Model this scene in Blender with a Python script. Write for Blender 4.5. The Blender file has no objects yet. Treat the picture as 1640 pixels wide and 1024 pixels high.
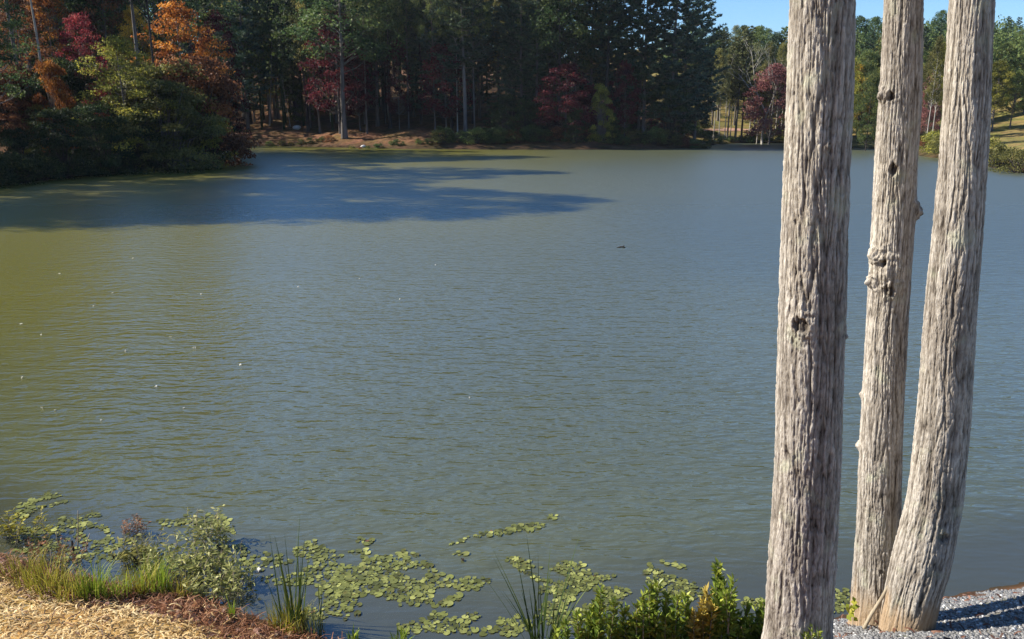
import bpy, math, random
import numpy as np
from mathutils import Vector

random.seed(7)
rng = np.random.default_rng(7)
scene = bpy.context.scene
COL = scene.collection
rad = math.radians

# ------------------------------------------------------------------ camera
F = 1250.0                     # focal length in photo pixels (1640 wide)
PITCH = rad(14.9)
EYE = np.array([0.0, 0.0, 4.7])
cam_d = bpy.data.cameras.new('camera')
cam = bpy.data.objects.new('camera', cam_d)
COL.objects.link(cam)
cam_d.sensor_width = 36.0
cam_d.lens = F / 1640.0 * 36.0
cam_d.clip_end = 5000
cam.location = EYE
cam.rotation_euler = (rad(90) - PITCH, 0, 0)
scene.camera = cam

# ------------------------------------------------------------------ sky, sun, exposure
SUN_AZ = math.atan2(-0.98, 0.2)      # from +Y towards +X
SUN_EL = rad(37)
world = bpy.data.worlds.new('World')
scene.world = world
world.use_nodes = True
wn = world.node_tree
wn.nodes.clear()
wo = wn.nodes.new('ShaderNodeOutputWorld')
wb = wn.nodes.new('ShaderNodeBackground')
ws = wn.nodes.new('ShaderNodeTexSky')
ws.sky_type = 'NISHITA'
ws.sun_disc = False
ws.sun_elevation = SUN_EL
ws.sun_rotation = SUN_AZ % (2 * math.pi)
ws.altitude = 0
ws.air_density = 1.12
ws.dust_density = 0.0
ws.ozone_density = 10.0
wb.inputs['Strength'].default_value = 0.10
wn.links.new(ws.outputs[0], wb.inputs[0])
wn.links.new(wb.outputs[0], wo.inputs[0])

sun_d = bpy.data.lights.new('sun', 'SUN')
sun_d.energy = 5.0
sun_d.angle = rad(0.53)
sun_d.color = (1.0, 0.93, 0.82)
sun = bpy.data.objects.new('sun', sun_d)
COL.objects.link(sun)
sdir = Vector((math.sin(SUN_AZ) * math.cos(SUN_EL), math.cos(SUN_AZ) * math.cos(SUN_EL), math.sin(SUN_EL)))
sun.rotation_euler = sdir.to_track_quat('Z', 'Y').to_euler()
sun.location = (-60, 20, 60)

scene.view_settings.view_transform = 'Standard'
scene.view_settings.look = 'None'
scene.view_settings.exposure = 0.88
scene.view_settings.gamma = 1.0
scene.render.engine = 'CYCLES'
scene.cycles.max_bounces = 6
scene.cycles.transparent_max_bounces = 4
scene.cycles.use_denoising = True

# ------------------------------------------------------------------ projection helpers
FWD = np.array([0, math.cos(PITCH), -math.sin(PITCH)])
UPV = np.array([0, math.sin(PITCH), math.cos(PITCH)])
RGT = np.array([1.0, 0, 0])

def ray(px, py):
    return FWD + RGT * ((px - 820) / F) - UPV * ((py - 512) / F)

def on_z(px, py, z=0.0):
    r = ray(px, py)
    return EYE + r * ((z - EYE[2]) / r[2])

def on_y(px, py, y):
    r = ray(px, py)
    return EYE + r * (y / r[1])

def depth_of(p):
    return float(np.dot(np.asarray(p) - EYE, FWD))

# ------------------------------------------------------------------ numpy noise
def _h(ix, iy, iz):
    n = (ix.astype(np.int64) * 374761393 + iy.astype(np.int64) * 668265263 + iz.astype(np.int64) * 1442695041) & 0xffffffff
    n = ((n ^ (n >> 13)) * 1274126177) & 0xffffffff
    n = ((n ^ (n >> 16)) * 2246822519) & 0xffffffff
    return ((n ^ (n >> 15)) & 0xffffff) / float(0xffffff) * 2 - 1

def vnoise(x, y, z=None):
    x = np.asarray(x, float); y = np.asarray(y, float)
    z = np.zeros_like(x) if z is None else np.asarray(z, float)
    ix, iy, iz = np.floor(x), np.floor(y), np.floor(z)
    fx, fy, fz = x - ix, y - iy, z - iz
    fx = fx * fx * (3 - 2 * fx); fy = fy * fy * (3 - 2 * fy); fz = fz * fz * (3 - 2 * fz)
    def c(a, b, d): return _h(ix + a, iy + b, iz + d)
    x0 = c(0, 0, 0) * (1 - fx) + c(1, 0, 0) * fx
    x1 = c(0, 1, 0) * (1 - fx) + c(1, 1, 0) * fx
    x2 = c(0, 0, 1) * (1 - fx) + c(1, 0, 1) * fx
    x3 = c(0, 1, 1) * (1 - fx) + c(1, 1, 1) * fx
    return (x0 * (1 - fy) + x1 * fy) * (1 - fz) + (x2 * (1 - fy) + x3 * fy) * fz

def sstep(a, b, x):
    t = np.clip((np.asarray(x, float) - a) / (b - a), 0, 1)
    return t * t * (3 - 2 * t)

# ------------------------------------------------------------------ object helpers
def mesh_np(name, verts, faces, mats=(), smooth=False, attr=None, loops=4):
    """verts (N,3), faces (M,k) all with the same corner count; attr: {name: per-vertex floats or (N,3) colours}"""
    me = bpy.data.meshes.new(name)
    verts = np.asarray(verts, np.float32); faces = np.asarray(faces, np.int32)
    k = faces.shape[1]
    me.vertices.add(len(verts)); me.vertices.foreach_set('co', verts.ravel())
    me.loops.add(faces.size); me.loops.foreach_set('vertex_index', faces.ravel())
    me.polygons.add(len(faces))
    me.polygons.foreach_set('loop_start', np.arange(0, faces.size, k, dtype=np.int32))
    me.polygons.foreach_set('loop_total', np.full(len(faces), k, np.int32))
    me.update(calc_edges=True)
    if smooth:
        me.polygons.foreach_set('use_smooth', np.ones(len(faces), bool))
    for an, av in (attr or {}).items():
        av = np.asarray(av, np.float32)
        if av.ndim == 1:
            a = me.attributes.new(an, 'FLOAT', 'POINT'); a.data.foreach_set('value', av)
        else:
            a = me.attributes.new(an, 'FLOAT_COLOR', 'POINT')
            a.data.foreach_set('color', np.hstack([av, np.ones((len(av), 1), np.float32)]).astype(np.float32).ravel())
    for m in mats: me.materials.append(m)
    return me

def link(name, data, parent=None, mat=None, loc=None, rot=None, scl=None):
    o = bpy.data.objects.new(name, data)
    COL.objects.link(o)
    if parent is not None: o.parent = parent
    if loc is not None: o.location = loc
    if rot is not None: o.rotation_euler = rot
    if scl is not None: o.scale = scl
    if mat is not None and data is not None:
        if not data.materials: data.materials.append(mat)
        o.material_slots[0].link = 'OBJECT'; o.material_slots[0].material = mat
    return o

def tag(o, label=None, cat=None, group=None, kind=None):
    if label: o['label'] = label
    if cat: o['category'] = cat
    if group: o['group'] = group
    if kind: o['kind'] = kind
    return o

class Geo:
    """collects quads"""
    def __init__(s): s.v = []; s.f = []; s.a = []; s.n = 0
    def add(s, v, f, a=None):
        v = np.asarray(v, float); f = np.asarray(f, int)
        s.v.append(v); s.f.append(f + s.n); s.n += len(v)
        s.a.append(np.full(len(v), 0.5) if a is None else np.broadcast_to(np.asarray(a, float), (len(v),)))
    def mesh(s, name, smooth=False, mats=()):
        return mesh_np(name, np.vstack(s.v), np.vstack(s.f), mats, smooth, {'v': np.concatenate(s.a)})
    def tube(s, pts, radii, n=6, a=0.5, cap=True):
        pts = np.asarray(pts, float); radii = np.broadcast_to(np.asarray(radii, float), (len(pts),))
        d = np.gradient(pts, axis=0); d /= np.linalg.norm(d, axis=1)[:, None] + 1e-9
        ref = np.array([1.0, 0, 0]) if abs(d[0][0]) < 0.8 else np.array([0, 1.0, 0])
        u = np.cross(d, ref); u /= np.linalg.norm(u, axis=1)[:, None] + 1e-9
        w = np.cross(d, u)
        th = np.linspace(0, 2 * math.pi, n, endpoint=False)
        v = pts[:, None, :] + radii[:, None, None] * (np.cos(th)[None, :, None] * u[:, None, :] + np.sin(th)[None, :, None] * w[:, None, :])
        L = len(pts)
        i, j = np.meshgrid(np.arange(L - 1), np.arange(n), indexing='ij')
        f = np.stack([i * n + j, i * n + (j + 1) % n, (i + 1) * n + (j + 1) % n, (i + 1) * n + j], -1).reshape(-1, 4)
        vv = v.reshape(-1, 3)
        if cap:
            vv = np.vstack([vv, pts[-1:] + d[-1:] * radii[-1] * 0.4])
            t = len(vv) - 1; b = (L - 1) * n
            cf = [[b + k, b + (k + 1) % n, b + (k + 2) % n, t] for k in range(0, n, 2)] if n % 2 == 0 else []
            if cf: f = np.vstack([f, np.array(cf)])
        s.add(vv, f, a)
    def leaves(s, c, length, width, a, updir=None, bias=0.0, fold=0.25, dirs=None):
        """diamond leaves, one quad each, slightly folded; c (N,3)"""
        c = np.asarray(c, float); N = len(c)
        if dirs is None:
            d = rng.normal(size=(N, 3))
        else:
            d = np.asarray(dirs, float) + rng.normal(size=(N, 3)) * 0.15
        d /= np.linalg.norm(d, axis=1)[:, None] + 1e-9
        nrm = rng.normal(size=(N, 3)); nrm[:, 2] = nrm[:, 2] * (1 - bias) + bias * 2.0
        if updir is not None: nrm = nrm + updir
        w = np.cross(d, nrm); w /= np.linalg.norm(w, axis=1)[:, None] + 1e-9
        nn = np.cross(w, d)
        length = np.broadcast_to(length, (N,))[:, None] * (0.7 + 0.6 * rng.random((N, 1)))
        width = np.broadcast_to(width, (N,))[:, None] * (0.7 + 0.6 * rng.random((N, 1)))
        p0 = c - d * length * 0.5; p2 = c + d * length * 0.5
        p1 = c + w * width * 0.5 + nn * width * fold; p3 = c - w * width * 0.5 + nn * width * fold
        v = np.stack([p0, p1, p2, p3], 1).reshape(-1, 3)
        f = np.arange(N * 4).reshape(-1, 4)
        a = np.repeat(np.broadcast_to(np.asarray(a, float), (N,)), 4)
        s.add(v, f, a)

# ------------------------------------------------------------------ materials
def newmat(name):
    m = bpy.data.materials.new(name); m.use_nodes = True
    nt = m.node_tree; nt.nodes.clear()
    out = nt.nodes.new('ShaderNodeOutputMaterial')
    return m, nt, out

def ramp(nt, stops, fac):
    r = nt.nodes.new('ShaderNodeValToRGB')
    e = r.color_ramp.elements
    while len(e) < len(stops): e.new(0.5)
    for i, (p, c) in enumerate(stops):
        e[i].position = p; e[i].color = (*c, 1)
    nt.links.new(fac, r.inputs[0])
    return r

def leaf_mat(name, cols, trans=0.45, rough=0.6, objvar=0.35):
    m, nt, out = newmat(name)
    at = nt.nodes.new('ShaderNodeAttribute'); at.attribute_name = 'v'
    stops = [(i / (len(cols) - 1) if len(cols) > 1 else 0.0, c) for i, c in enumerate(cols)]
    r = ramp(nt, stops, at.outputs['Fac'])
    oi = nt.nodes.new('ShaderNodeObjectInfo')
    mr = nt.nodes.new('ShaderNodeMapRange')
    mr.inputs['To Min'].default_value = 1 - objvar; mr.inputs['To Max'].default_value = 1 + objvar
    nt.links.new(oi.outputs['Random'], mr.inputs['Value'])
    hs = nt.nodes.new('ShaderNodeHueSaturation')
    nt.links.new(mr.outputs[0], hs.inputs['Value']); nt.links.new(r.outputs[0], hs.inputs['Color'])
    p = nt.nodes.new('ShaderNodeBsdfPrincipled')
    p.inputs['Roughness'].default_value = rough
    p.inputs['Specular IOR Level'].default_value = 0.25
    t = nt.nodes.new('ShaderNodeBsdfTranslucent')
    mx = nt.nodes.new('ShaderNodeMixShader'); mx.inputs[0].default_value = trans
    nt.links.new(hs.outputs[0], p.inputs['Base Color']); nt.links.new(hs.outputs[0], t.inputs['Color'])
    nt.links.new(p.outputs[0], mx.inputs[1]); nt.links.new(t.outputs[0], mx.inputs[2])
    nt.links.new(mx.outputs[0], out.inputs[0])
    return m

def wood_mat(name, c1, c2, scale=6.0, stretch=0.15, rough=0.85, bump=0.3):
    m, nt, out = newmat(name)
    tc = nt.nodes.new('ShaderNodeTexCoord')
    mp = nt.nodes.new('ShaderNodeMapping'); mp.inputs['Scale'].default_value = (1, 1, stretch)
    nz = nt.nodes.new('ShaderNodeTexNoise'); nz.inputs['Scale'].default_value = scale; nz.inputs['Detail'].default_value = 5
    nt.links.new(tc.outputs['Object'], mp.inputs[0]); nt.links.new(mp.outputs[0], nz.inputs['Vector'])
    r = ramp(nt, [(0.3, c1), (0.7, c2)], nz.outputs['Fac'])
    p = nt.nodes.new('ShaderNodeBsdfPrincipled'); p.inputs['Roughness'].default_value = rough
    p.inputs['Specular IOR Level'].default_value = 0.2
    b = nt.nodes.new('ShaderNodeBump'); b.inputs['Strength'].default_value = bump; b.inputs['Distance'].default_value = 0.03
    nt.links.new(nz.outputs['Fac'], b.inputs['Height']); nt.links.new(b.outputs[0], p.inputs['Normal'])
    nt.links.new(r.outputs[0], p.inputs['Base Color']); nt.links.new(p.outputs[0], out.inputs[0])
    return m

M = {}
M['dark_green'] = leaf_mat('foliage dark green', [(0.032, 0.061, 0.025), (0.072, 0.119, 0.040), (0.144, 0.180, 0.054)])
M['bush_shade'] = leaf_mat('shade-toned bush leaves', [(0.019, 0.038, 0.016), (0.046, 0.070, 0.024), (0.108, 0.121, 0.038)])  # leaf green darkened, the shade over the bushes put into the colour
M['mid_green'] = leaf_mat('foliage mid green', [(0.064, 0.100, 0.032), (0.134, 0.180, 0.054), (0.270, 0.288, 0.082)])
M['olive'] = leaf_mat('foliage olive', [(0.068, 0.074, 0.024), (0.162, 0.162, 0.047), (0.324, 0.284, 0.081)])
M['pine'] = leaf_mat('pine needles', [(0.032, 0.065, 0.040), (0.065, 0.112, 0.061), (0.144, 0.190, 0.082)], trans=.2)
M['pine_blue'] = leaf_mat('white pine needles', [(0.032, 0.068, 0.054), (0.072, 0.126, 0.086), (0.162, 0.226, 0.126)], trans=.2)
M['pine_olive'] = leaf_mat('sunlit-tone pine needles', [(0.068, 0.081, 0.041), (0.162, 0.176, 0.068), (0.270, 0.257, 0.108)], trans=.2)  # pine green lightened to olive, sunlight put into the needle colour
M['maroon'] = leaf_mat('foliage maroon', [(0.042, 0.011, 0.014), (0.103, 0.019, 0.028), (0.193, 0.042, 0.042)])
M['crimson'] = leaf_mat('foliage crimson', [(0.088, 0.015, 0.025), (0.275, 0.037, 0.050), (0.500, 0.112, 0.100)])
M['pink_red'] = leaf_mat('foliage faded red', [(.18, .07, .07), (.36, .14, .13), (.5, .25, .21)])
M['orange'] = leaf_mat('foliage orange', [(0.125, 0.037, 0.013), (0.400, 0.138, 0.025), (0.688, 0.325, 0.062)])
M['yellow'] = leaf_mat('foliage yellow', [(0.175, 0.112, 0.019), (0.475, 0.312, 0.037), (0.750, 0.537, 0.100)])
M['rust'] = leaf_mat('foliage rusty brown', [(0.085, 0.037, 0.020), (0.220, 0.092, 0.043), (0.473, 0.220, 0.085)])
M['yellow_green'] = leaf_mat('foliage yellow green', [(0.101, 0.110, 0.025), (0.288, 0.288, 0.051), (0.607, 0.540, 0.101)])
M['bark_grey'] = wood_mat('bark grey', (.09, .08, .072), (.2, .18, .16))
M['bark_pale'] = wood_mat('bark pale', (.28, .26, .22), (.5, .47, .41))
M['bark_dark'] = wood_mat('bark dark', (.035, .03, .028), (.08, .066, .055))
M['dead_stem'] = wood_mat('dead stem', (.22, .17, .11), (.45, .38, .27), scale=30)
M['dark_stem'] = wood_mat('dark wet stem', (.02, .016, .012), (.06, .045, .03), scale=30)
M['grass_green'] = leaf_mat('grass green', [(0.090, 0.150, 0.018), (0.240, 0.330, 0.030), (0.510, 0.540, 0.075)], trans=.3, objvar=.15)
M['grass_yellow'] = leaf_mat('grass yellow green', [(0.150, 0.150, 0.022), (0.360, 0.330, 0.045), (0.660, 0.570, 0.105)], trans=.3, objvar=.15)
M['reed'] = leaf_mat('rush dark green', [(.02, .04, .01), (.06, .10, .02), (.16, .2, .03)], trans=.15, objvar=.1)
M['dead_grass'] = leaf_mat('dead russet grass', [(.10, .035, .015), (.27, .11, .045), (.42, .23, .11)], trans=.2, objvar=.1)
M['weed'] = leaf_mat('water weed', [(0.128, 0.146, 0.046), (0.311, 0.328, 0.100), (0.583, 0.547, 0.219)], trans=.3, objvar=.15)
M['shrub'] = leaf_mat('evergreen shrub leaves', [(0.048, 0.091, 0.018), (0.162, 0.227, 0.03), (0.432, 0.454, 0.066)], trans=.25, rough=.4, objvar=.12)
M['shrub_gold'] = leaf_mat('yellowed shrub leaves', [(.25, .17, .02), (.42, .3, .04), (.55, .48, .16)], trans=.25, objvar=.1)
M['pad'] = leaf_mat('lily pad', [(0.230, 0.090, 0.041), (0.086, 0.094, 0.025), (0.152, 0.164, 0.041), (0.279, 0.287, 0.082)], trans=.1, rough=.35, objvar=.42)
M['straw'] = leaf_mat('wood straw mulch', [(.33, .19, .065), (.62, .43, .18), (.82, .66, .36)], trans=.12, objvar=0)
M['white_leaf'] = leaf_mat('pale floating leaf', [(.7, .68, .58), (.8, .78, .7)], trans=.2, objvar=.1)
M['twig'] = leaf_mat('twigs and dead leaves', [(.045, .025, .018), (.14, .06, .035), (.35, .2, .14)], trans=.1, objvar=0)
M['vine'] = leaf_mat('vine leaf', [(.18, .22, .02), (.36, .38, .04), (.5, .45, .06)], trans=.35, objvar=.1)

# ------------------------------------------------------------------ shoreline and terrain
def P(px, py):
    q = on_z(px, py); return (q[0], q[1])

SHORE = [(-60, 14), (-30, 12.5), (-14, 10.4), (-8, 8.6), (-5.5, 7.6), (-4.2, 7.1), (-2.9, 6.75), (-2.4, 6.5), (-1.7, 6.2), (-1.0, 5.9), (0, 5.8),
         (1, 6.0), (2.2, 6.4), (3, 6.5), (4.5, 6.9), (8, 7.8), (14, 10), (24, 18), (34, 38), (40, 60),
         P(1506, 255), P(1478, 251), P(1440, 242), P(1400, 239), P(1350, 237), P(1300, 233), P(1255, 230), P(1200, 229.5), P(1150, 231),
         P(1130, 236), P(1090, 238.5), P(1000, 240), P(900, 240), P(820, 240), P(740, 239.5), P(650, 239), P(560, 237), P(450, 234.5),
         P(365, 234), P(320, 235), P(300, 245), P(352, 254), P(345, 260), P(300, 266), P(230, 273), P(150, 281), P(80, 288), P(22, 294),
         (-37, 48), (-40, 43), (-44, 38), (-60, 34), (-75, 30), (-75, 18)]
SH = np.array(SHORE, float)

_A = SH; _B = np.roll(SH, -1, axis=0); _D = _B - _A; _DD = (_D ** 2).sum(1)
def _sd(x, y):
    x = x[:, None]; y = y[:, None]
    ax, ay, bx, by, dx, dy = _A[:, 0], _A[:, 1], _B[:, 0], _B[:, 1], _D[:, 0], _D[:, 1]
    t = np.clip(((x - ax) * dx + (y - ay) * dy) / _DD, 0, 1)
    best = np.sqrt(((x - ax - t * dx) ** 2 + (y - ay - t * dy) ** 2).min(1))
    c = ((ay > y) != (by > y)) & (x < dx * (y - ay) / (dy + 1e-12) + ax)
    return np.where(c.sum(1) % 2 == 1, -best, best)

def shore_sd(x, y):
    """signed distance to the shoreline, positive on land"""
    x = np.asarray(x, float); y = np.asarray(y, float)
    shp = x.shape; x = x.ravel(); y = y.ravel()
    if len(x) <= 8000: return _sd(x, y).reshape(shp)
    return np.concatenate([_sd(x[k:k + 8000], y[k:k + 8000]) for k in range(0, len(x), 8000)]).reshape(shp)

def terrain(x, y):
    x = np.asarray(x, float); y = np.asarray(y, float)
    s = shore_sd(x, y)
    near = 1 - sstep(18, 30, np.hypot(x, y * 1.0))
    sl = 0.40 + (0.64 - 0.40) * sstep(0.2, 2.2, x)
    zn = 3.15 * np.tanh(np.maximum(s, 0) * sl / 3.15 * 1.02)
    zn = zn + 0.22 * sstep(3.4, 5.2, x) * sstep(0.3, 1.5, s) * (1 - sstep(9, 14, x))
    zn = zn + 0.03 * vnoise(x * 2.1, y * 2.1) * sstep(0, .5, s) + 0.012 * vnoise(x * 7, y * 7) * sstep(0, .3, s)
    left = 1 - sstep(-30, -8, x)
    farr = sstep(24, 40, x)
    slope = 0.20 + 0.12 * left * (1 - sstep(80, 105, y)) - 0.11 * farr
    sf = np.maximum(s, 0)
    zf = 26 * np.tanh(sf * slope / 26) + 0.2 * sstep(0, 0.8, s) + farr * 12 * sstep(22, 90, sf)
    zf = zf + 0.35 * vnoise(x * .21, y * .21) * sstep(0, 4, s) + 0.12 * vnoise(x * .9, y * .9) * sstep(0, 2, s)
    z = zn * near + zf * (1 - near)
    bed = -np.minimum(0.25 + 0.18 * np.abs(s), 3.0)
    return np.where(s > 0, z, bed * sstep(0, .6, -s) - 0.02)

def tz(x, y): return float(terrain(np.array([x]), np.array([y]))[0])

def ground_hit(px, py, dmin=3.0, dmax=260.0):
    r = ray(px, py); ds = np.concatenate([np.arange(dmin, 12, .05), np.arange(max(dmin, 12), dmax, .4)])
    p = EYE[None] + ds[:, None] * (r / r[1])[None]
    t = terrain(p[:, 0], p[:, 1])
    lim = np.maximum(t, 0.0)
    k = np.nonzero((p[:, 2] <= t) & (t > 0))[0]
    w = np.nonzero(p[:, 2] <= 0)[0]
    if len(k) and not (len(w) and w[0] < k[0] - 1 and dmin < 20): return p[k[0]]
    return on_z(px, py)

def axis(lo, hi, dense_lo, dense_hi, fine, grow):
    pts = list(np.arange(dense_lo, dense_hi, fine))
    st = fine; x = dense_hi
    while x < hi:
        pts.append(x); st = min(st * grow, 30); x += st
    pts.append(hi)
    st = fine; x = dense_lo - fine; lft = []
    while x > lo:
        lft.append(x); st = min(st * grow, 30); x -= st
    lft.append(lo)
    return np.array(sorted(set(lft + pts)))

gx = axis(-700, 700, -6, 6, .09, 1.045)
gx = np.unique(np.concatenate([gx, np.arange(-45, 60, 1.2)]))
gy = axis(-200, 900, 3.2, 8.6, .09, 1.045)
gy = np.unique(np.concatenate([gy, np.arange(40, 140, 1.0)]))
XX, YY = np.meshgrid(gx, gy)
ZZ = terrain(XX, YY)
S0 = shore_sd(XX, YY)
nx, ny = len(gx), len(gy)
ii, jj = np.meshgrid(np.arange(ny - 1), np.arange(nx - 1), indexing='ij')
tf = np.stack([ii * nx + jj, ii * nx + jj + 1, (ii + 1) * nx + jj + 1, (ii + 1) * nx + jj], -1).reshape(-1, 4)
LIT = np.array([.15, .083, .05]); GRS = np.array([.19, .155, .065]); MUD = np.array([.05, .035, .024])
STR = np.array([.42, .28, .11]); GRV = np.array([.20, .20, .20]); SOIL = np.array([.13, .06, .035])
def mixc(a, b, t): return a * (1 - t[..., None]) + b * t[..., None]
c = np.broadcast_to(LIT, XX.shape + (3,)).copy()
c = mixc(c, np.broadcast_to(GRS, c.shape), sstep(22, 30, XX) * sstep(60, 80, YY))
nearm = 1 - sstep(18, 30, np.hypot(XX, YY))
c = mixc(c, np.broadcast_to(SOIL, c.shape), nearm)
strm = nearm * sstep(.58, .8, S0 + .25 * vnoise(XX * 1.5, YY * 1.5)) * (1 - sstep(-2.3, -1.9, XX))
c = mixc(c, np.broadcast_to(STR, c.shape), strm)
c = mixc(c, np.broadcast_to(GRV, c.shape), nearm * sstep(1.7, 2.3, XX) * sstep(.25, .5, S0))
c = mixc(c, np.broadcast_to(MUD, c.shape), 1 - sstep(0, .35, S0) * sstep(-.5, 3.0, S0 + 3 * nearm))

m, nt, out = newmat('ground earth and litter')
at = nt.nodes.new('ShaderNodeAttribute'); at.attribute_name = 'col'
tc = nt.nodes.new('ShaderNodeTexCoord')
n1 = nt.nodes.new('ShaderNodeTexNoise'); n1.inputs['Scale'].default_value = 1.1; n1.inputs['Detail'].default_value = 9; n1.inputs['Roughness'].default_value = .7
n2 = nt.nodes.new('ShaderNodeTexNoise'); n2.inputs['Scale'].default_value = .35; n2.inputs['Detail'].default_value = 4
nt.links.new(tc.outputs['Object'], n1.inputs['Vector']); nt.links.new(tc.outputs['Object'], n2.inputs['Vector'])
r1 = ramp(nt, [(.25, (.35, .33, .3)), (.5, (.95, .95, .95)), (.75, (1.9, 1.8, 1.6))], n1.outputs['Fac'])
mu = nt.nodes.new('ShaderNodeMix'); mu.data_type = 'RGBA'; mu.blend_type = 'MULTIPLY'; mu.inputs['Factor'].default_value = 1
nt.links.new(at.outputs['Color'], mu.inputs['A']); nt.links.new(r1.outputs[0], mu.inputs['B'])
r2 = ramp(nt, [(.35, (.75, .9, .6)), (.65, (1.15, 1.0, .95))], n2.outputs['Fac'])
mu2 = nt.nodes.new('ShaderNodeMix'); mu2.data_type = 'RGBA'; mu2.blend_type = 'MULTIPLY'; mu2.inputs['Factor'].default_value = 1
nt.links.new(mu.outputs['Result'], mu2.inputs['A']); nt.links.new(r2.outputs[0], mu2.inputs['B'])
pb = nt.nodes.new('ShaderNodeBsdfPrincipled'); pb.inputs['Roughness'].default_value = .95; pb.inputs['Specular IOR Level'].default_value = .1
bp = nt.nodes.new('ShaderNodeBump'); bp.inputs['Strength'].default_value = .6; bp.inputs['Distance'].default_value = .08
nt.links.new(n1.outputs['Fac'], bp.inputs['Height']); nt.links.new(bp.outputs[0], pb.inputs['Normal'])
nt.links.new(mu2.outputs['Result'], pb.inputs['Base Color']); nt.links.new(pb.outputs[0], out.inputs[0])
ground = link('ground', mesh_np('ground', np.stack([XX, YY, ZZ], -1).reshape(-1, 3), tf, [m], True, {'col': c.reshape(-1, 3)}))
tag(ground, 'wooded banks and leaf strewn hillsides around the lake', kind='structure')

# ------------------------------------------------------------------ lake
m, nt, out = newmat('lake water')
geo = nt.nodes.new('ShaderNodeNewGeometry')
def wnoise(scale, sx, sy, rotz, detail=2, rough=.5, dist=0.0):
    mp = nt.nodes.new('ShaderNodeMapping'); mp.inputs['Scale'].default_value = (sx, sy, 1); mp.inputs['Rotation'].default_value = (0, 0, rotz)
    mp.vector_type = 'TEXTURE' if False else 'POINT'
    n = nt.nodes.new('ShaderNodeTexNoise'); n.noise_dimensions = '2D'
    n.inputs['Scale'].default_value = scale; n.inputs['Detail'].default_value = detail; n.inputs['Roughness'].default_value = rough
    n.inputs['Distortion'].default_value = dist
    nt.links.new(geo.outputs['Position'], mp.inputs[0]); nt.links.new(mp.outputs[0], n.inputs['Vector'])
    return n.outputs['Fac']
def mth(op, a, b=None, cc=None):
    n = nt.nodes.new('ShaderNodeMath'); n.operation = op
    for k, q in enumerate((a, b, cc)):
        if q is None: continue
        if isinstance(q, (int, float)): n.inputs[k].default_value = q
        else: nt.links.new(q, n.inputs[k])
    return n.outputs[0]
WAVE_ROT = rad(8)
w1 = wnoise(4.2, .33, 1.0, WAVE_ROT, 2, .55, .3)      # ripples with long crests
w2 = wnoise(9.5, .42, 1.0, WAVE_ROT - rad(14), 2, .5, .2)
w3 = wnoise(.55, .7, 1.0, rad(-10), 2, .5)             # slow swell
h = mth('ADD', mth('MULTIPLY', w1, .032), mth('ADD', mth('MULTIPLY', w2, .015), mth('MULTIPLY', w3, .024)))
gust = wnoise(.05, .5, 1.0, rad(5), 3, .5)
calm = nt.nodes.new('ShaderNodeAttribute'); calm.attribute_name = 'calm'
gm = nt.nodes.new('ShaderNodeMapRange'); gm.inputs['From Min'].default_value = .3; gm.inputs['From Max'].default_value = .7
gm.inputs['To Min'].default_value = .75; gm.inputs['To Max'].default_value = 1.2
nt.links.new(gust, gm.inputs['Value'])
amp = mth('MULTIPLY', gm.outputs[0], mth('SUBTRACT', 1.0, mth('MULTIPLY', calm.outputs['Fac'], .8)))
bw = nt.nodes.new('ShaderNodeBump'); bw.inputs['Distance'].default_value = 1.0; bw.inputs['Strength'].default_value = 1.0
nt.links.new(mth('MULTIPLY', h, amp), bw.inputs['Height'])
# far out only the faces of the ripples that look towards this shore are seen: lean the mean normal that way
sep = nt.nodes.new('ShaderNodeSeparateXYZ'); nt.links.new(geo.outputs['Position'], sep.inputs[0])
tl = nt.nodes.new('ShaderNodeMapRange'); tl.interpolation_type = 'SMOOTHSTEP'
tl.inputs['From Min'].default_value = 5; tl.inputs['From Max'].default_value = 32; tl.inputs['To Max'].default_value = -.18
nt.links.new(sep.outputs['Y'], tl.inputs['Value'])
cmb = nt.nodes.new('ShaderNodeCombineXYZ'); cmb.inputs['Z'].default_value = 1.0; nt.links.new(tl.outputs[0], cmb.inputs['Y'])
nrm_ = nt.nodes.new('ShaderNodeVectorMath'); nrm_.operation = 'NORMALIZE'; nt.links.new(cmb.outputs[0], nrm_.inputs[0])
nt.links.new(nrm_.outputs[0], bw.inputs['Normal'])
pw = nt.nodes.new('ShaderNodeBsdfPrincipled')
pw.inputs['IOR'].default_value = 2.35
pw.inputs['Specular IOR Level'].default_value = .5
wat = nt.nodes.new('ShaderNodeAttribute'); wat.attribute_name = 'wind'; nt.links.new(wat.outputs['Fac'], pw.inputs['Roughness'])
rfl = nt.nodes.new('ShaderNodeAttribute'); rfl.attribute_name = 'ior'; nt.links.new(rfl.outputs['Fac'], pw.inputs['IOR'])
mxw = nt.nodes.new('ShaderNodeMix'); mxw.data_type = 'RGBA'
sky_mix = nt.nodes.new('ShaderNodeAttribute'); sky_mix.attribute_name = 'sky_mix'     # olive left, bluer right: sky reflection put into the water colour
mxs = nt.nodes.new('ShaderNodeMix'); mxs.data_type = 'RGBA'
mxs.inputs['A'].default_value = (.066, .078, .048, 1); mxs.inputs['B'].default_value = (.118, .107, .010, 1)
nt.links.new(sky_mix.outputs['Fac'], mxs.inputs['Factor']); nt.links.new(mxs.outputs['Result'], mxw.inputs['A'])
mxw.inputs['B'].default_value = (.05, .053, .034, 1)
nt.links.new(calm.outputs['Fac'], mxw.inputs['Factor']); nt.links.new(mxw.outputs['Result'], pw.inputs['Base Color'])
nt.links.new(bw.outputs[0], pw.inputs['Normal']); nt.links.new(pw.outputs[0], out.inputs[0])
lx = np.unique(np.concatenate([np.arange(-80, 60.1, 4), np.arange(-9, 9, .5)])); ly = np.unique(np.concatenate([np.arange(4, 150, 4), np.arange(4, 14, .25)]))
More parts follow.
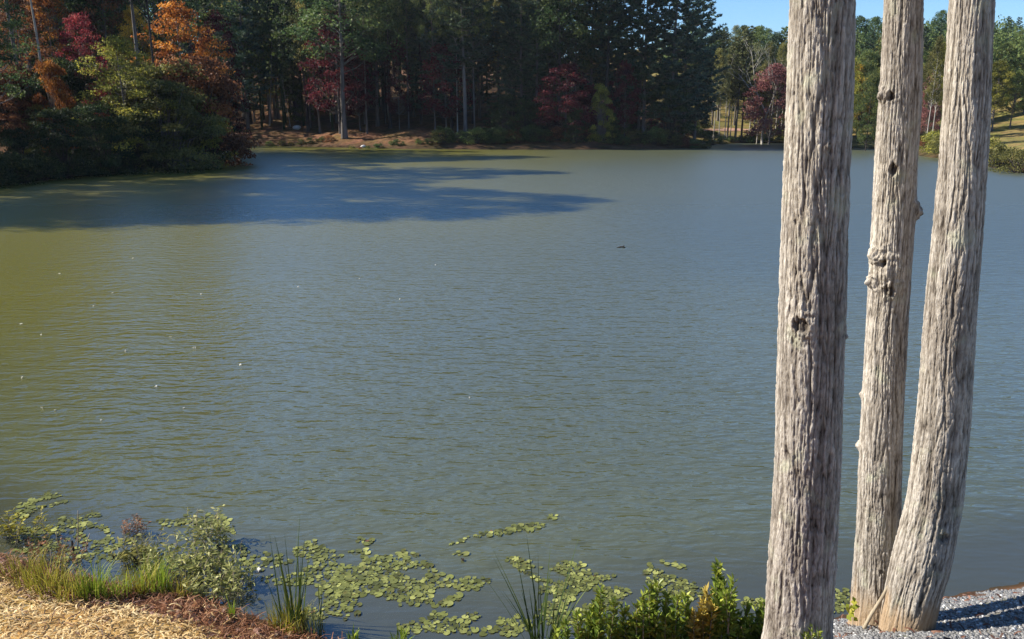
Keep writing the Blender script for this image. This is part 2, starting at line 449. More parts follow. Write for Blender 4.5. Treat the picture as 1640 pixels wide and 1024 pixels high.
LX, LY = np.meshgrid(lx, ly)
sd = -shore_sd(LX, LY)
calmv = (1 - sstep(.4, 1.9, sd)) * (1 - sstep(12, 20, LY))
nlx, nly = len(lx), len(ly)
ii, jj = np.meshgrid(np.arange(nly - 1), np.arange(nlx - 1), indexing='ij')
lf = np.stack([ii * nlx + jj, ii * nlx + jj + 1, (ii + 1) * nlx + jj + 1, (ii + 1) * nlx + jj], -1).reshape(-1, 4)
lake = link('lake_water', mesh_np('lake_water', np.stack([LX, LY, LX * 0], -1).reshape(-1, 3), lf, [m], False, {'calm': calmv.ravel(), 'sky_mix': ((1 - .85 * sstep(-14, 16, LX + 5 * vnoise(LX * .12, LY * .12))) * (.35 + .65 * sstep(9, 20, LY))).ravel(), 'ior': (1.9 + 1.2 * sstep(7, 20, LY)).ravel(), 'wind': (.12 + .18 * sstep(12, 50, LY) - .06 * calmv).ravel()}))
tag(lake, 'rippled olive and blue lake water between the wooded banks', kind='structure')

# red dirt path on the far lawn
pm, nt, out = newmat('red dirt path')
nz = nt.nodes.new('ShaderNodeTexNoise'); nz.inputs['Scale'].default_value = .8; nz.inputs['Detail'].default_value = 5
rr = ramp(nt, [(.3, (.28, .13, .08)), (.7, (.46, .27, .18))], nz.outputs['Fac'])
pp = nt.nodes.new('ShaderNodeBsdfPrincipled'); pp.inputs['Roughness'].default_value = .95
nt.links.new(rr.outputs[0], pp.inputs['Base Color']); nt.links.new(pp.outputs[0], out.inputs[0])
pa, pb2 = [], []
for px in np.linspace(1090, 1275, 40):
    t = (px - 1090) / 185
    q = ground_hit(px, 212.5 - 2.0 * math.sin(t * 3.1) + .6 * math.sin(t * 17), 100)
    q2 = ground_hit(px, 208.5 - 1.5 * math.sin(t * 3.1) + .5 * math.sin(t * 23 + 1), 100)
    pa.append((q[0], q[1], tz(q[0], q[1]) + .05)); pb2.append((q2[0], q2[1], tz(q2[0], q2[1]) + .05))
cols = []
for k in range(40):
    a_, b_ = np.array(pa[k]), np.array(pb2[k])
    for t in np.linspace(0, 1, 8):
        q = a_ * (1 - t) + b_ * t; q[2] = tz(q[0], q[1]) + .06; cols.append(q)
pf = [[k * 8 + j, (k + 1) * 8 + j, (k + 1) * 8 + j + 1, k * 8 + j + 1] for k in range(39) for j in range(7)]
tag(link('path', mesh_np('path', np.array(cols), np.array(pf), [pm], True)), 'reddish dirt path along the far shore lawn', kind='structure')

# ------------------------------------------------------------------ tree builders (unit: metres, base at origin)
def trunk_pts(h, lean=0.02, wob=.12, n=9):
    z = np.linspace(0, h, n); a = random.random() * 6.28
    x = math.cos(a) * lean * z + wob * vnoise(z * .25 + random.random() * 90, z * 0 + 1.5)
    y = math.sin(a) * lean * z + wob * vnoise(z * .25 + random.random() * 90, z * 0 + 7.5)
    p = np.stack([x, y, z], 1); p[:, :2] -= p[0, :2]
    return p

def at_h(p, z):
    return np.array([np.interp(z, p[:, 2], p[:, 0]), np.interp(z, p[:, 2], p[:, 1]), z])

def hardwood(h=18, r=.25, crown_lo=.35, cr=4.0, nclump=46, per=110, leaf=.26, flat=.6, lowbias=1.0, clr=1.15):
    T = Geo(); L = Geo()
    p = trunk_pts(h * .93); T.tube(p, np.linspace(r, r * .18, len(p)) * np.concatenate([[1.35], np.ones(len(p) - 1)]), 8)
    z0 = h * crown_lo
    for k in range(nclump):
        t = (k + random.random()) / nclump
        z = z0 + (h - z0) * t ** lowbias
        prof = math.sin(math.pi * min(1, (0.12 + .88 * t)) ** .8) ** .6
        rr_ = cr * prof * (0.35 + .65 * math.sqrt(random.random())) * (0.8 + .4 * random.random())
        a = k * 2.4 + random.random() * 1.2
        base = at_h(p, max(z0 * .8, z - rr_ * .55 - .6))
        c = at_h(p, min(z, h * .93)) + np.array([math.cos(a) * rr_, math.sin(a) * rr_, z - min(z, h * .93)])
        mid = (base + c) / 2 + np.array([0, 0, -.08 * rr_]) + rng.normal(size=3) * .15
        T.tube([base, mid, c], [r * .26 * (1 - .6 * t), r * .16 * (1 - .6 * t), .012], 4)
        n = int(per * (0.6 + .8 * random.random()))
        cs = clr * (0.7 + .6 * random.random())
        q = rng.normal(size=(n, 3)); q /= np.linalg.norm(q, axis=1)[:, None]; q *= (rng.random((n, 1)) ** .45)
        q *= np.array([cs, cs, cs * flat])
        tone = np.clip(.42 + .22 * random.gauss(0, 1) + .2 * rng.normal(size=n), 0, 1)
        L.leaves(c + q, leaf, leaf * .62, tone, bias=.35)
    return T.mesh('trunk', True), L.mesh('crown')

def pine(h=22, r=.26, lo=.42, spread=3.2, nbr=58, leaf=.55, dense=18, droop=-.05):
    T = Geo(); L = Geo()
    p = trunk_pts(h, .012, .1); T.tube(p, np.linspace(r, .03, len(p)), 8)
    for k in range(9):      # dead stubs below the crown
        z = h * (lo * .35 + lo * .6 * random.random()); a = random.random() * 6.28; b = at_h(p, z); ln = .4 + 1.1 * random.random()
        T.tube([b, b + np.array([math.cos(a) * ln, math.sin(a) * ln, .1])], [.03, .008], 4)
    for k in range(nbr):
        t = (k + random.random()) / nbr
        z = h * (lo + (1 - lo) * t)
        ln = spread * (1 - t) ** .55 * (0.55 + .6 * random.random()) * min(1, .55 + t * 2.2) + .35
        a = k * 2.4 + random.random()
        d = np.array([math.cos(a), math.sin(a), 0])
        b = at_h(p, min(z, h))
        up = droop + .35 * t
        e = b + d * ln + np.array([0, 0, up * ln + .15 * ln])
        mid = b + d * ln * .5 + np.array([0, 0, up * ln * .35])
        T.tube([b, mid, e], [.05 * (1 - .6 * t), .03, .01], 4)
        nt_ = max(3, int(ln * 3.0))
        for q in range(nt_):
            s = .3 + .7 * (q + random.random()) / nt_
            c = (b + (mid - b) * s * 2) if s < .5 else (mid + (e - mid) * (s - .5) * 2)
            side = np.array([-d[1], d[0], 0]) * random.uniform(-.42, .42) * ln * .8 * s
            c = c + side + np.array([0, 0, .12 + random.uniform(-.1, .15)])
            n = dense
            dv = rng.normal(size=(n, 3)); dv[:, 2] = np.abs(dv[:, 2]) * .8 - .1; dv += d * .5
            dv /= np.linalg.norm(dv, axis=1)[:, None]
            tone = np.clip(.4 + .2 * random.gauss(0, 1) + .15 * rng.normal(size=n), 0, 1)
            L.leaves(c + dv * leaf * .45, leaf, leaf * .26, tone, dirs=dv)
    return T.mesh('trunk', True), L.mesh('crown')

def bush(h=4, rx=2.5, nclump=40, per=140, leaf=.17, flat=.32, clr=.8):
    T = Geo(); L = Geo()
    for k in range(nclump):
        t = random.random()
        a = random.random() * 6.28
        z = .25 + h * t * .95
        rr_ = rx * math.sqrt(random.random()) * (1 - .55 * t ** 1.5)
        c = np.array([math.cos(a) * rr_, math.sin(a) * rr_, z])
        b = np.array([math.cos(a) * rr_ * .12, math.sin(a) * rr_ * .12, 0])
        mid = b * .5 + c * .5 + np.array([0, 0, .15 * h])
        T.tube([b, mid, c], [.045, .025, .007], 4)
        n = int(per * (.6 + .8 * random.random())); cs = clr * (.7 + .6 * random.random())
        q = rng.normal(size=(n, 3)); q /= np.linalg.norm(q, axis=1)[:, None]; q *= rng.random((n, 1)) ** .45
        q *= np.array([cs, cs, cs * flat]); q[:, 2] -= .25 * (q[:, 0] ** 2 + q[:, 1] ** 2) / cs
        tone = np.clip(.38 + .2 * random.gauss(0, 1) + .2 * rng.normal(size=n), 0, 1)
        L.leaves(c + q, leaf, leaf * .55, tone, bias=.55)
    return T.mesh('stems', True), L.mesh('foliage')

def bare(h=15, r=.2):
    T = Geo()
    def grow(b, d, ln, rr_, lev):
        d = d / np.linalg.norm(d)
        e = b + d * ln; mid = (b + e) / 2 + rng.normal(size=3) * ln * .05
        T.tube([b, mid, e], [rr_, rr_ * .8, rr_ * .55], 5 if lev < 2 else 4)
        if lev >= 5: return
        for k in range(2 if lev < 1 else 3):
            nd = d + rng.normal(size=3) * .42; nd[2] += .22
            grow(b + (e - b) * random.uniform(.6, 1) if k else e, nd, ln * random.uniform(.58, .8), rr_ * .55, lev + 1)
    grow(np.zeros(3), np.array([.04, 0, 1.0]), h * .36, r, 0)
    return T.mesh('trunk', True), None

def snag(h=9, r=.09, lean=.12):
    T = Geo(); p = trunk_pts(h, lean, .1)
    T.tube(p, np.linspace(r, r * .4, len(p)), 6)
    for z in (.55, .7, .92):
        a = random.random() * 6.28; b = at_h(p, h * z)
        T.tube([b, b + np.array([math.cos(a) * .9, math.sin(a) * .9, .12])], [r * .4, .012], 4)
    return T.mesh('trunk', True), None

PROTO = {}
def protos(kind, n, fn, **kw):
    PROTO[kind] = [fn(**{k: (v() if callable(v) else v) for k, v in kw.items()}) for _ in range(n)]
U = random.uniform
protos('hardwood', 4, hardwood, h=20, r=.26, crown_lo=.34, cr=4.2, nclump=84, per=120, leaf=.30)
protos('slim', 3, hardwood, h=19, r=.2, crown_lo=.45, cr=2.9, nclump=56, per=110, leaf=.28)
protos('maple', 3, hardwood, h=10, r=.12, crown_lo=.22, cr=3.4, nclump=60, per=130, leaf=.24, flat=.38)
protos('near_maple', 3, hardwood, h=11, r=.13, crown_lo=.14, cr=3.8, nclump=70, per=120, leaf=.19, flat=.36, clr=1.0)
protos('near_tall', 1, hardwood, h=23, r=.24, crown_lo=.25, cr=4.6, nclump=80, per=110, leaf=.25, flat=.5)
protos('high_crown', 2, hardwood, h=26, r=.2, crown_lo=.56, cr=4.4, nclump=60, per=100, leaf=.30)
protos('pine', 4, pine, h=22, lo=.38)
protos('white_pine', 3, pine, h=22, lo=.10, spread=4.8, nbr=96, leaf=.56, dense=16, droop=-.02)
protos('bush', 4, bush, h=5, rx=3.0, nclump=70, per=150, leaf=.17)
protos('shore_bush', 4, bush, h=2.0, rx=1.8, nclump=30, per=80, leaf=.16, flat=.5, clr=.6)
protos('bare', 2, bare)
protos('snag', 3, snag)
REFH = dict(high_crown=26, hardwood=20, slim=19, maple=10, near_maple=11, near_tall=23, pine=22, white_pine=22, bush=5, shore_bush=2, bare=15, snag=9)
USE = {}

def plant(kind, name, xy, h, leafm, bark='bark_grey', label=None, cat='tree', group=None, wide=1.0, var=None, rot=None, tilt=(0, 0)):
    vs = PROTO[kind]; USE[kind] = USE.get(kind, 0) + 1
    tm, lm = vs[(USE[kind] if var is None else var) % len(vs)]
    s = h / REFH[kind]
    x, y = xy
    root = link(name, None, loc=(x, y, tz(x, y) - .06), rot=(tilt[0], tilt[1], random.random() * 6.28 if rot is None else rot), scl=(s * wide, s * wide, s))
    is_b = kind in ('bush', 'shore_bush')
    link('stems' if is_b else 'trunk', tm, root, M[bark])
    if lm: link('foliage' if is_b else 'crown', lm, root, M[leafm])
    tag(root, label, cat, group)
    return root

def at_px(px, py, dmin=40): q = ground_hit(px, py, dmin); return (q[0], q[1])
def at_pd(px, d):
    r = ray(px, 200); return (r[0] / r[1] * d, d)

def top_h(xy, top_py):
    r = ray(820, top_py); return EYE[2] + r[2] / r[1] * xy[1] - tz(*xy)

def tree_px(kind, name, px, d, top_py, leafm, label, bark='bark_grey', group=None, wide=1.0, cat='tree', h=None, **kw):
    xy = at_pd(px, d)
    hh = h if h is not None else max(1.0, top_h(xy, top_py))
    return plant(kind, name, xy, hh, leafm, bark, label, cat, group, wide, **kw)

# ------------------------------------------------------------------ woods: wooded point on the near side of the far bank
tree_px('near_maple', 'maple_tree', 296, 76, 6, 'orange', 'orange maple glowing above the dark waterside bushes, crossed by a thin dark trunk', wide=1.0)
tree_px('near_maple', 'maple_tree', 356, 80, 22, 'maroon', 'dark maroon maple at the right flank of the orange maple', wide=.55)
tree_px('near_maple', 'maple_tree', 150, 70, 22, 'crimson', 'crimson red maple left of the orange maple, above the bushes', wide=.62)
tree_px('near_maple', 'maple_tree', 48, 70, -12, 'rust', 'rusty brown maple at the left edge of the picture', wide=.8)
tree_px('near_maple', 'maple_tree', 205, 65, 62, 'yellow_green', 'low yellow-green tree below and right of the crimson maple', wide=1.05)
tree_px('near_maple', 'maple_tree', 100, 78, -10, 'orange', 'tall orange-brown maple between the rusty maple and the crimson one', wide=.75)
tree_px('near_maple', 'maple_tree', 236, 80, 12, 'yellow', 'golden maple at the left shoulder of the orange maple', wide=.6)
tree_px('near_maple', 'maple_tree', 335, 77, 70, 'orange', 'lower orange maple under the maroon one at the right of the point', wide=.55)
tree_px('near_maple', 'maple_tree', 185, 84, -20, 'rust', 'brownish thin-leaved maple above the yellow-green tree', wide=.7)
tree_px('near_maple', 'maple_tree', 15, 66, 60, 'rust', 'low rusty maple cut by the left edge of the picture', wide=.7)
tree_px('bush', 'shrub', 92, 63, 100, 'orange', 'small bright orange shrub sprig below the crimson maple', cat='shrub', wide=.42)
tree_px('bush', 'shrub', 262, 66, 125, 'olive', 'olive brown shrub under the orange maple', cat='shrub', wide=1.0)
tree_px('bush', 'shrub', 312, 71, 140, 'yellow_green', 'olive shrub at the right end of the wooded point', cat='shrub', wide=.7)
tree_px('high_crown', 'pole_tree', 255, 69, -60, 'dark_green', 'thin dark straight trunk in front of the orange maple', 'bark_dark', h=24, wide=.75)
tree_px('high_crown', 'slender_tree', 81, 68, -90, 'olive', 'slender pale-barked trunk left of the crimson maple', 'bark_pale', h=23, wide=.7)
tree_px('slim', 'slender_tree', 60, 80, -140, 'rust', 'slender tree with thin rusty leaves at the upper left', 'bark_grey')
for px, d, tp, mt in ((-60, 84, -260, 'dark_green'), (-10, 88, -250, 'dark_green'), (60, 86, -260, 'dark_green'), (110, 86, -250, 'dark_green'), (165, 88, -240, 'dark_green'), (215, 90, -240, 'dark_green'), (270, 92, -230, 'dark_green'), (320, 94, -220, 'dark_green'), (120, 96, -120, 'dark_green'), (185, 94, -120, 'pine'), (228, 98, -130, 'dark_green'), (30, 98, -120, 'dark_green'), (330, 104, -120, 'mid_green')):
    tree_px('near_tall' if mt == 'dark_green' else 'pine', 'tall_tree', px, d, tp, mt, 'tall dark green tree rising behind the maples, %s' % ('by the left edge' if px < 80 else 'above the crimson maple' if px < 190 else 'left of the orange maple' if px < 250 else 'behind the orange maple'), group='tall trees behind the maples on the wooded point')
for px, py, tp, wd, lb in ((40, 292, 205, .8, 'dark green bush overhanging the water, first from the left edge'), (105, 286, 175, .9, 'dark green bush overhanging the water below the small orange sprig'), (165, 281, 165, .85, 'dark green bush overhanging the water below the crimson maple'),
                           (225, 275, 165, .95, 'dark green bush overhanging the water below the yellow-green tree'), (280, 270, 165, .78, 'dark green bush overhanging the water below the orange maple'), (308, 266, 185, .5, 'last dark bush at the tip of the wooded point'),
                           (-20, 300, 190, .9, 'dark green bush overhanging the water beyond the left edge')):
    p = on_z(px, py)
    xy = (p[0] - .3, p[1] + .5)
    plant('bush', 'waterside_bush', xy, top_h(xy, tp), 'bush_shade', 'bark_dark', lb, 'bush', 'bushes overhanging the water on the wooded point', wd)
for i in range(20):
    px = -30 + i * 18.4; py = float(np.interp(px, [-30, 22, 80, 150, 230, 300, 335], [300, 294, 288, 281, 273, 266, 260]))
    p = on_z(px, py); p2 = (p[0] + U(-.4, .4), p[1] + U(-.1, .7))
    plant('shore_bush', 'waterside_shrub', p2, U(1.2, 2.2), 'bush_shade', 'bark_dark', 'low dark shrub trailing in the water off the wooded point, %s' % ('far left end' if px < 20 else 'left end' if px < 90 else 'left of middle' if px < 150 else 'middle' if px < 220 else 'right of middle' if px < 280 else 'right end'), 'shrub', 'low shrubs trailing in the water', U(1.0, 1.4))
for i in range(22):
    px = -10 + i * 25 + U(-6, 6) if i < 15 else -15 + (i - 15) * 14; d = (U(66, 72) if i % 2 else U(78, 90)) if i < 15 else U(62, 68)
    if px > 330: d = U(80, 92)
    tree_px('bush', 'understory_bush', px, d, U(90, 135), random.choice(['bush_shade', 'bush_shade', 'olive', 'rust']), 'understory bush beneath the maples of the wooded point, %s' % ('by the left edge' if px < 30 else 'under the rusty maple' if px < 75 else 'left of the crimson maple' if px < 125 else 'under the crimson maple' if px < 180 else 'left of the orange maple' if px < 240 else 'under the orange maple' if px < 310 else 'by the maroon maple'), 'bark_dark', group='understory bushes beneath the maples', wide=U(.7, 1.0), cat='bush')
for px, py, tp, mt, wd, lb in ((34, 286, 186, 'rust', .35, 'brown-leaved shrub among the waterside bushes at the left edge'), (45, 291, 238, 'yellow_green', .5, 'low yellowing shrub at the waterline by the left edge')):
    p = on_z(px, py)
    xy = (p[0], p[1] + .3)
    plant('bush', 'shrub', xy, top_h(xy, tp), mt, 'bark_dark', lb, 'shrub', None, wd)
# trees out of frame on the left that throw the long shadow over the lake
for x, y, h in ((-42, 45.5, 30), (-46, 40.5, 22), (-51, 43, 27), (-41, 48, 32), (-37, 52, 31), (-40.5, 67, 26), (-32.0, 70, 26), (-48, 48, 29), (-55, 46, 28), (-60, 44, 26), (-43, 56, 29), (-50, 58, 28), (-47, 45, 28), (-46, 63, 26)):
    plant('high_crown', 'tall_tree', (x, y), h, 'mid_green', 'bark_grey', 'tall tree standing back on the wooded point, its crown above the picture', 'tree', 'tall trees standing back on the wooded point')

for x, y, h in ((-43, 46.5, 19), (-45, 51.5, 20), (-47, 57, 20), (-52, 52, 20), (-41, 54.5, 19), (-37.8, 58, 17)):
    plant('near_tall', 'broad_tree', (x, y), h, 'dark_green', 'bark_grey', 'broad low-crowned tree on the wooded point beyond the left edge', 'tree', 'broad trees beyond the left edge')

# ------------------------------------------------------------------ woods: far bank, named trunks
def bank_tree(kind, px, base_py, top_py, leafm, label, bark='bark_grey', wide=1.0, h=None, name='tree', **kw):
    xy = at_px(px, base_py, 90)
    return plant(kind, name, xy, h or top_h(xy, top_py), leafm, bark, label, 'tree', None, wide, **kw)
bank_tree('slim', 393, 190, -60, 'dark_green', 'thick grey-trunked tree near the left end of the far bank', wide=1.6, name='hardwood_tree')
bank_tree('slim', 379, 183, -40, 'mid_green', 'thin white-barked tree beside the thick grey trunk', 'bark_pale', wide=.75, name='hardwood_tree')
bank_tree('snag', 432, 203, 60, 'olive', 'thin leaning pale trunk on the leaf littered slope', 'bark_pale', name='leaning_tree', tilt=(0, .06))
bank_tree('slim', 441, 192, -50, 'dark_green', 'grey tree just behind the thin leaning pale trunk', wide=.9, name='hardwood_tree')
bank_tree('snag', 465, 203, 112, 'olive', 'dead snag with a broken crossbar limb at its top', 'bark_pale', wide=.8, name='dead_snag')
bank_tree('snag', 484, 187, 165, 'olive', 'short pale stump standing in the dark wood', 'bark_pale', wide=4, name='broken_snag', h=1.9)
bank_tree('slim', 513, 214, -30, 'olive', 'slender leaning grey tree left of the maroon maple', wide=.7, name='leaning_tree', tilt=(0, .05))
bank_tree('slim', 552, 222, -80, 'dark_green', 'tall dark trunk standing at the water edge below the maroon maple', 'bark_grey', wide=1.5, name='hardwood_tree')
bank_tree('slim', 605, 203, -80, 'mid_green', 'straight tree with a sunlit strip on its trunk, right of the maroon maple', wide=1.0, name='hardwood_tree')
bank_tree('pine', 746, 223, -70, 'pine', 'tall pine with a sunlit foot at the water edge, mid bank', wide=1.2, name='pine_tree')
bank_tree('maple', 545, 215, 20, 'maroon', 'red and maroon maple on the far bank with pinkish tips', wide=.8, name='maple_tree')
bank_tree('maple', 577, 210, 66, 'maroon', 'small maroon maple at the right side of the larger one with pinkish tips', wide=.6, name='maple_tree')
bank_tree('maple', 715, 213, 74, 'maroon', 'dark maroon maple left of the tall mid bank pine', wide=.85, name='maple_tree')
bank_tree('maple', 905, 226, 103, 'maroon', 'broad low maroon maple in the shade under the pines', wide=1.15, name='maple_tree')
bank_tree('maple', 1000, 226, 100, 'maroon', 'narrow maroon maple right of the broad low maroon one', wide=.6, name='maple_tree')
bank_tree('bush', 962, 229, 135, 'yellow_green', 'small sunlit green sapling between the two maroon maples', wide=.4, name='sapling')
bank_tree('maple', 640, 208, 66, 'maroon', 'slender maroon maple halfway between the larger ones', wide=.45, name='maple_tree')
bank_tree('maple', 437, 190, 40, 'yellow', 'thin yellow sapling deep in the far bank wood', wide=.3, name='sapling')
bank_tree('bush', 475, 195, 125, 'mid_green', 'green understory tree right of the dead snag', wide=.85, name='sapling')
bank_tree('pine', 945, 212, -25, 'pine_olive', 'sunlit yellow-green pine standing out of the dark pines', wide=1.0, name='pine_tree')
bank_tree('white_pine', 1112, 226, -20, 'pine_blue', 'feathery blue-green white pine at the tip against the sky', wide=.95, name='white_pine')
bank_tree('white_pine', 1070, 226, -70, 'pine_blue', 'tall blue-green white pine just left of the tip pine', name='white_pine')
bank_tree('white_pine', 1094, 224, -45, 'pine_blue', 'broad blue-green white pine between the tip pine and its tall neighbour', name='white_pine')
bank_tree('white_pine', 1030, 222, -80, 'pine', 'tall dark white pine behind the narrow maroon maple', name='white_pine')
for px, py, b, w, lb in ((408, 196, 'bark_grey', .6, 'thin grey trunk right of the thick grey one'), (423, 186, 'bark_pale', .5, 'thin pale trunk left of the leaning one'), (498, 205, 'bark_grey', .6, 'thin trunk between the dead snag and the leaning grey tree'),
                         (530, 196, 'bark_pale', .5, 'thin pale trunk just left of the maroon maple'), (588, 214, 'bark_grey', .7, 'grey trunk at the right side of the maroon maple'), (622, 196, 'bark_pale', .5, 'thin pale trunk beside the slender maroon maple'),
                         (655, 206, 'bark_grey', .6, 'thin grey trunk right of the slender maroon maple'), (676, 190, 'bark_pale', .5, 'pale trunk high on the slope, mid bank'), (697, 212, 'bark_grey', .6, 'grey trunk left of the right-hand maroon maple'), (733, 214, 'bark_pale', .55, 'pale trunk close to the tall mid bank pine'), (760, 218, 'bark_grey', .7, 'dark grey trunk right of the tall mid bank pine')):
    bank_tree('high_crown', px, py, -70, 'mid_green', lb, b, wide=w, name='slender_tree')
# ... the crowd of trees behind them
LAND = [(430, 'behind the leaning pale trunk'), (500, 'behind the dead snag'), (580, 'around the red and maroon maple'), (680, 'left of the tall mid bank pine'), (790, 'right of the tall mid bank pine'), (880, 'left of the broad maroon maple'), (950, 'above the broad maroon maple'), (1010, 'above the narrow maroon maple'), (2000, 'near the white pines at the tip')]
def land(px): return next(t for lim, t in LAND if px < lim)
ROWS = ['at the waterline', 'just above the waterline', 'on the lower slope', 'on the middle slope', 'on the upper slope', 'deep in the wood']
for row, (by, n) in enumerate(((218, 11), (208, 13), (198, 15), (188, 15), (178, 16), (165, 16))):
    for i in range(n):
        px = 372 + (i + random.uniform(.15, .85)) * (700 / n)
        if px < 780 and (row == 0 or (row == 1 and i % 2)): continue
        xy = at_px(px, by + random.uniform(-4, 4), 95)
        if xy[0] > 9 and xy[1] > 122: continue
        conifer = random.random() < (.25 + .6 * sstep(450, 850, px))
        h = random.uniform(19, 26)
        if conifer:
            plant('pine' if random.random() < .6 else 'white_pine', 'pine_tree', xy, h, random.choice(['pine', 'pine', 'pine_blue']), random.choice(['bark_grey', 'bark_dark']),
                  'tall dark pine %s %s' % (ROWS[row], land(px)), 'tree', 'pines crowding the shaded far bank')
        else:
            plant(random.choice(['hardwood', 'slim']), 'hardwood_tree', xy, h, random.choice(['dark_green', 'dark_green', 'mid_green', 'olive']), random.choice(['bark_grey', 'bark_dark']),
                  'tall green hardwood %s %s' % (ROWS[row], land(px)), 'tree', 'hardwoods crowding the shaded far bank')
for i in range(15):
    px = 775 + (i + random.random()) * 23
    xy = at_px(min(px, 1120), random.uniform(205, 232), 95)
    plant('maple' if random.random() < .45 else 'bush', 'understory_tree', xy, random.uniform(3.5, 7.5), random.choice(['dark_green', 'bush_shade', 'dark_green', 'maroon', 'olive', 'bush_shade']), 'bark_dark',
          'small understory tree in the shade %s' % land(px), 'tree', 'understory trees in the shade of the far bank', random.uniform(.6, .9))
for i in range(60):
    px = 358 + (i + random.random()) * 13
    xy0 = P(min(px, 1135), 238.2 if px > 560 else 234.8)
    xy = (xy0[0], xy0[1] + random.uniform(-.2, .9))
    plant('shore_bush', 'bank_shrub', xy, random.uniform(.45, .9) if px < 700 else random.uniform(1.1, 2.2), random.choice(['dark_green', 'dark_green', 'olive', 'rust', 'mid_green']), 'bark_dark',
          'low waterline shrub %s' % land(px), 'shrub', 'shrubs along the waterline of the shaded far bank', random.uniform(.8, 1.3))

# ------------------------------------------------------------------ woods: end of the lake, behind the lawn
tree_px('bare', 'bare_tree', 1224, 120, 72, 'olive', 'leafless pale tree rising through the faded red maple', 'bark_pale')
tree_px('maple', 'maple_tree', 1233, 119, 105, 'pink_red', 'faded red maple left of the thickest trunk, across the lake', wide=1.05)
for px, tp, b, w in ((1179, 45, 'bark_grey', 1.0), (1189, 52, 'bark_dark', .9), (1166, 62, 'bark_grey', .8)):
    tree_px('pine', 'pine_tree', px, 124, tp, 'pine_olive', 'tall pine of the clump standing by the red dirt path', b, group='pines by the red dirt path', wide=w)
for px in (1144, 1153, 1162, 1171, 1201, 1208, 1214, 1221, 1243, 1252):
    tree_px('slim', 'slender_tree', px, random.uniform(121, 134), random.uniform(60, 120), random.choice(['pine_olive', 'olive']), 'thin pale tree on the lawn across the lake, %s' % ('left of the pine clump' if px < 1175 else 'right of the pine clump' if px < 1212 else 'beside the leafless tree' if px < 1230 else 'beneath the faded red maple'), 'bark_pale', group='thin pale trees on the far lawn', wide=.62)
for i in range(26):
    px = 1128 + (i % 13) * 13 + U(-5, 5); d = U(140, 158) if i < 13 else U(158, 185)
    tree_px(random.choice(['pine', 'hardwood', 'slim']), 'far_tree', px, d, U(40, 78), random.choice(['pine', 'pine_olive', 'dark_green', 'mid_green', 'olive']),
            'tree of the distant wood behind the far lawn, %s' % ('left of the clump of pines' if px < 1160 else 'behind the clump of pines' if px < 1200 else 'behind the leafless tree' if px < 1245 else 'beside the thickest trunk'), 'bark_grey', group='distant wood behind the far lawn')
for px, py, h, mt, w in ((1205, 229, 1.6, 'dark_green', 1.3), (1222, 229, 1.7, 'dark_green', 1.3), (1236, 229, 1.5, 'dark_green', 1.1), (1190, 229, .9, 'dark_green', 1.2), (1172, 229.5, .8, 'mid_green', 1.2), (1155, 230.5, 1.1, 'dark_green', 1.2),
                         (1140, 232, 1.6, 'dark_green', 1.2), (1249, 228, 2.0, 'yellow_green', .9), (1262, 229, 1.8, 'yellow_green', .9), (1226, 224, 1.6, 'yellow_green', .8), (1275, 230, 1.4, 'mid_green', 1)):
    xy0 = P(px, py + .6)
    plant('shore_bush', 'bank_shrub', (xy0[0], xy0[1] + .4), h, mt, 'bark_dark', 'low shrub on the far shore below the lawn', 'shrub', 'shrubs below the far lawn', w)

# ------------------------------------------------------------------ woods: right-hand hillside
tree_px('maple', 'small_tree', 1391, 99, 118, 'mid_green', 'small dark-trunked tree on the grassy shore between the two large trunks', 'bark_dark', wide=.5)
tree_px('maple', 'maple_tree', 1366, 112, 105, 'yellow', 'golden yellow tree just right of the thickest trunk, across the lake', wide=.6)
tree_px('maple', 'maple_tree', 1484, 100, 118, 'pink_red', 'faded red tree on the hillside right of the second trunk', wide=.5)
tree_px('slim', 'slender_tree', 1487, 93, 60, 'olive', 'thin pale-barked tree on the right hillside shore', 'bark_pale', wide=.5)
tree_px('slim', 'slender_tree', 1496, 94, 70, 'yellow_green', 'pale straight sapling right of the faded red tree', 'bark_pale', wide=.55)
for i in range(60):
    row = i // 15
    px = 1275 + (i % 15) * 26 + U(-9, 9); d = (112, 124, 140, 160)[row] + U(-5, 5)
    tp = (105, 75, 45, 28)[row] + U(-12, 14)
    mt = random.choice([['mid_green', 'olive', 'mid_green', 'yellow_green'], ['mid_green', 'olive', 'mid_green', 'dark_green'], ['mid_green', 'olive', 'pine'], ['pine', 'pine', 'dark_green']][row])
    tree_px('pine' if mt == 'pine' else random.choice(['hardwood', 'hardwood', 'slim']), 'hillside_tree', px, d, tp, mt,
            '%s tree %s of the right-hand hillside, %s' % ({'mid_green': 'green', 'olive': 'olive', 'yellow_green': 'yellowing', 'dark_green': 'dark green', 'pine': 'pine'}[mt], ('at the foot', 'on the lower slope', 'on the upper slope', 'on the ridge')[row], 'behind the thickest trunk' if px < 1360 else 'left of the middle trunk' if px < 1425 else 'right of the middle trunk' if px < 1515 else 'beyond the third trunk'), 'bark_grey', group='sunlit wood on the right-hand hillside')
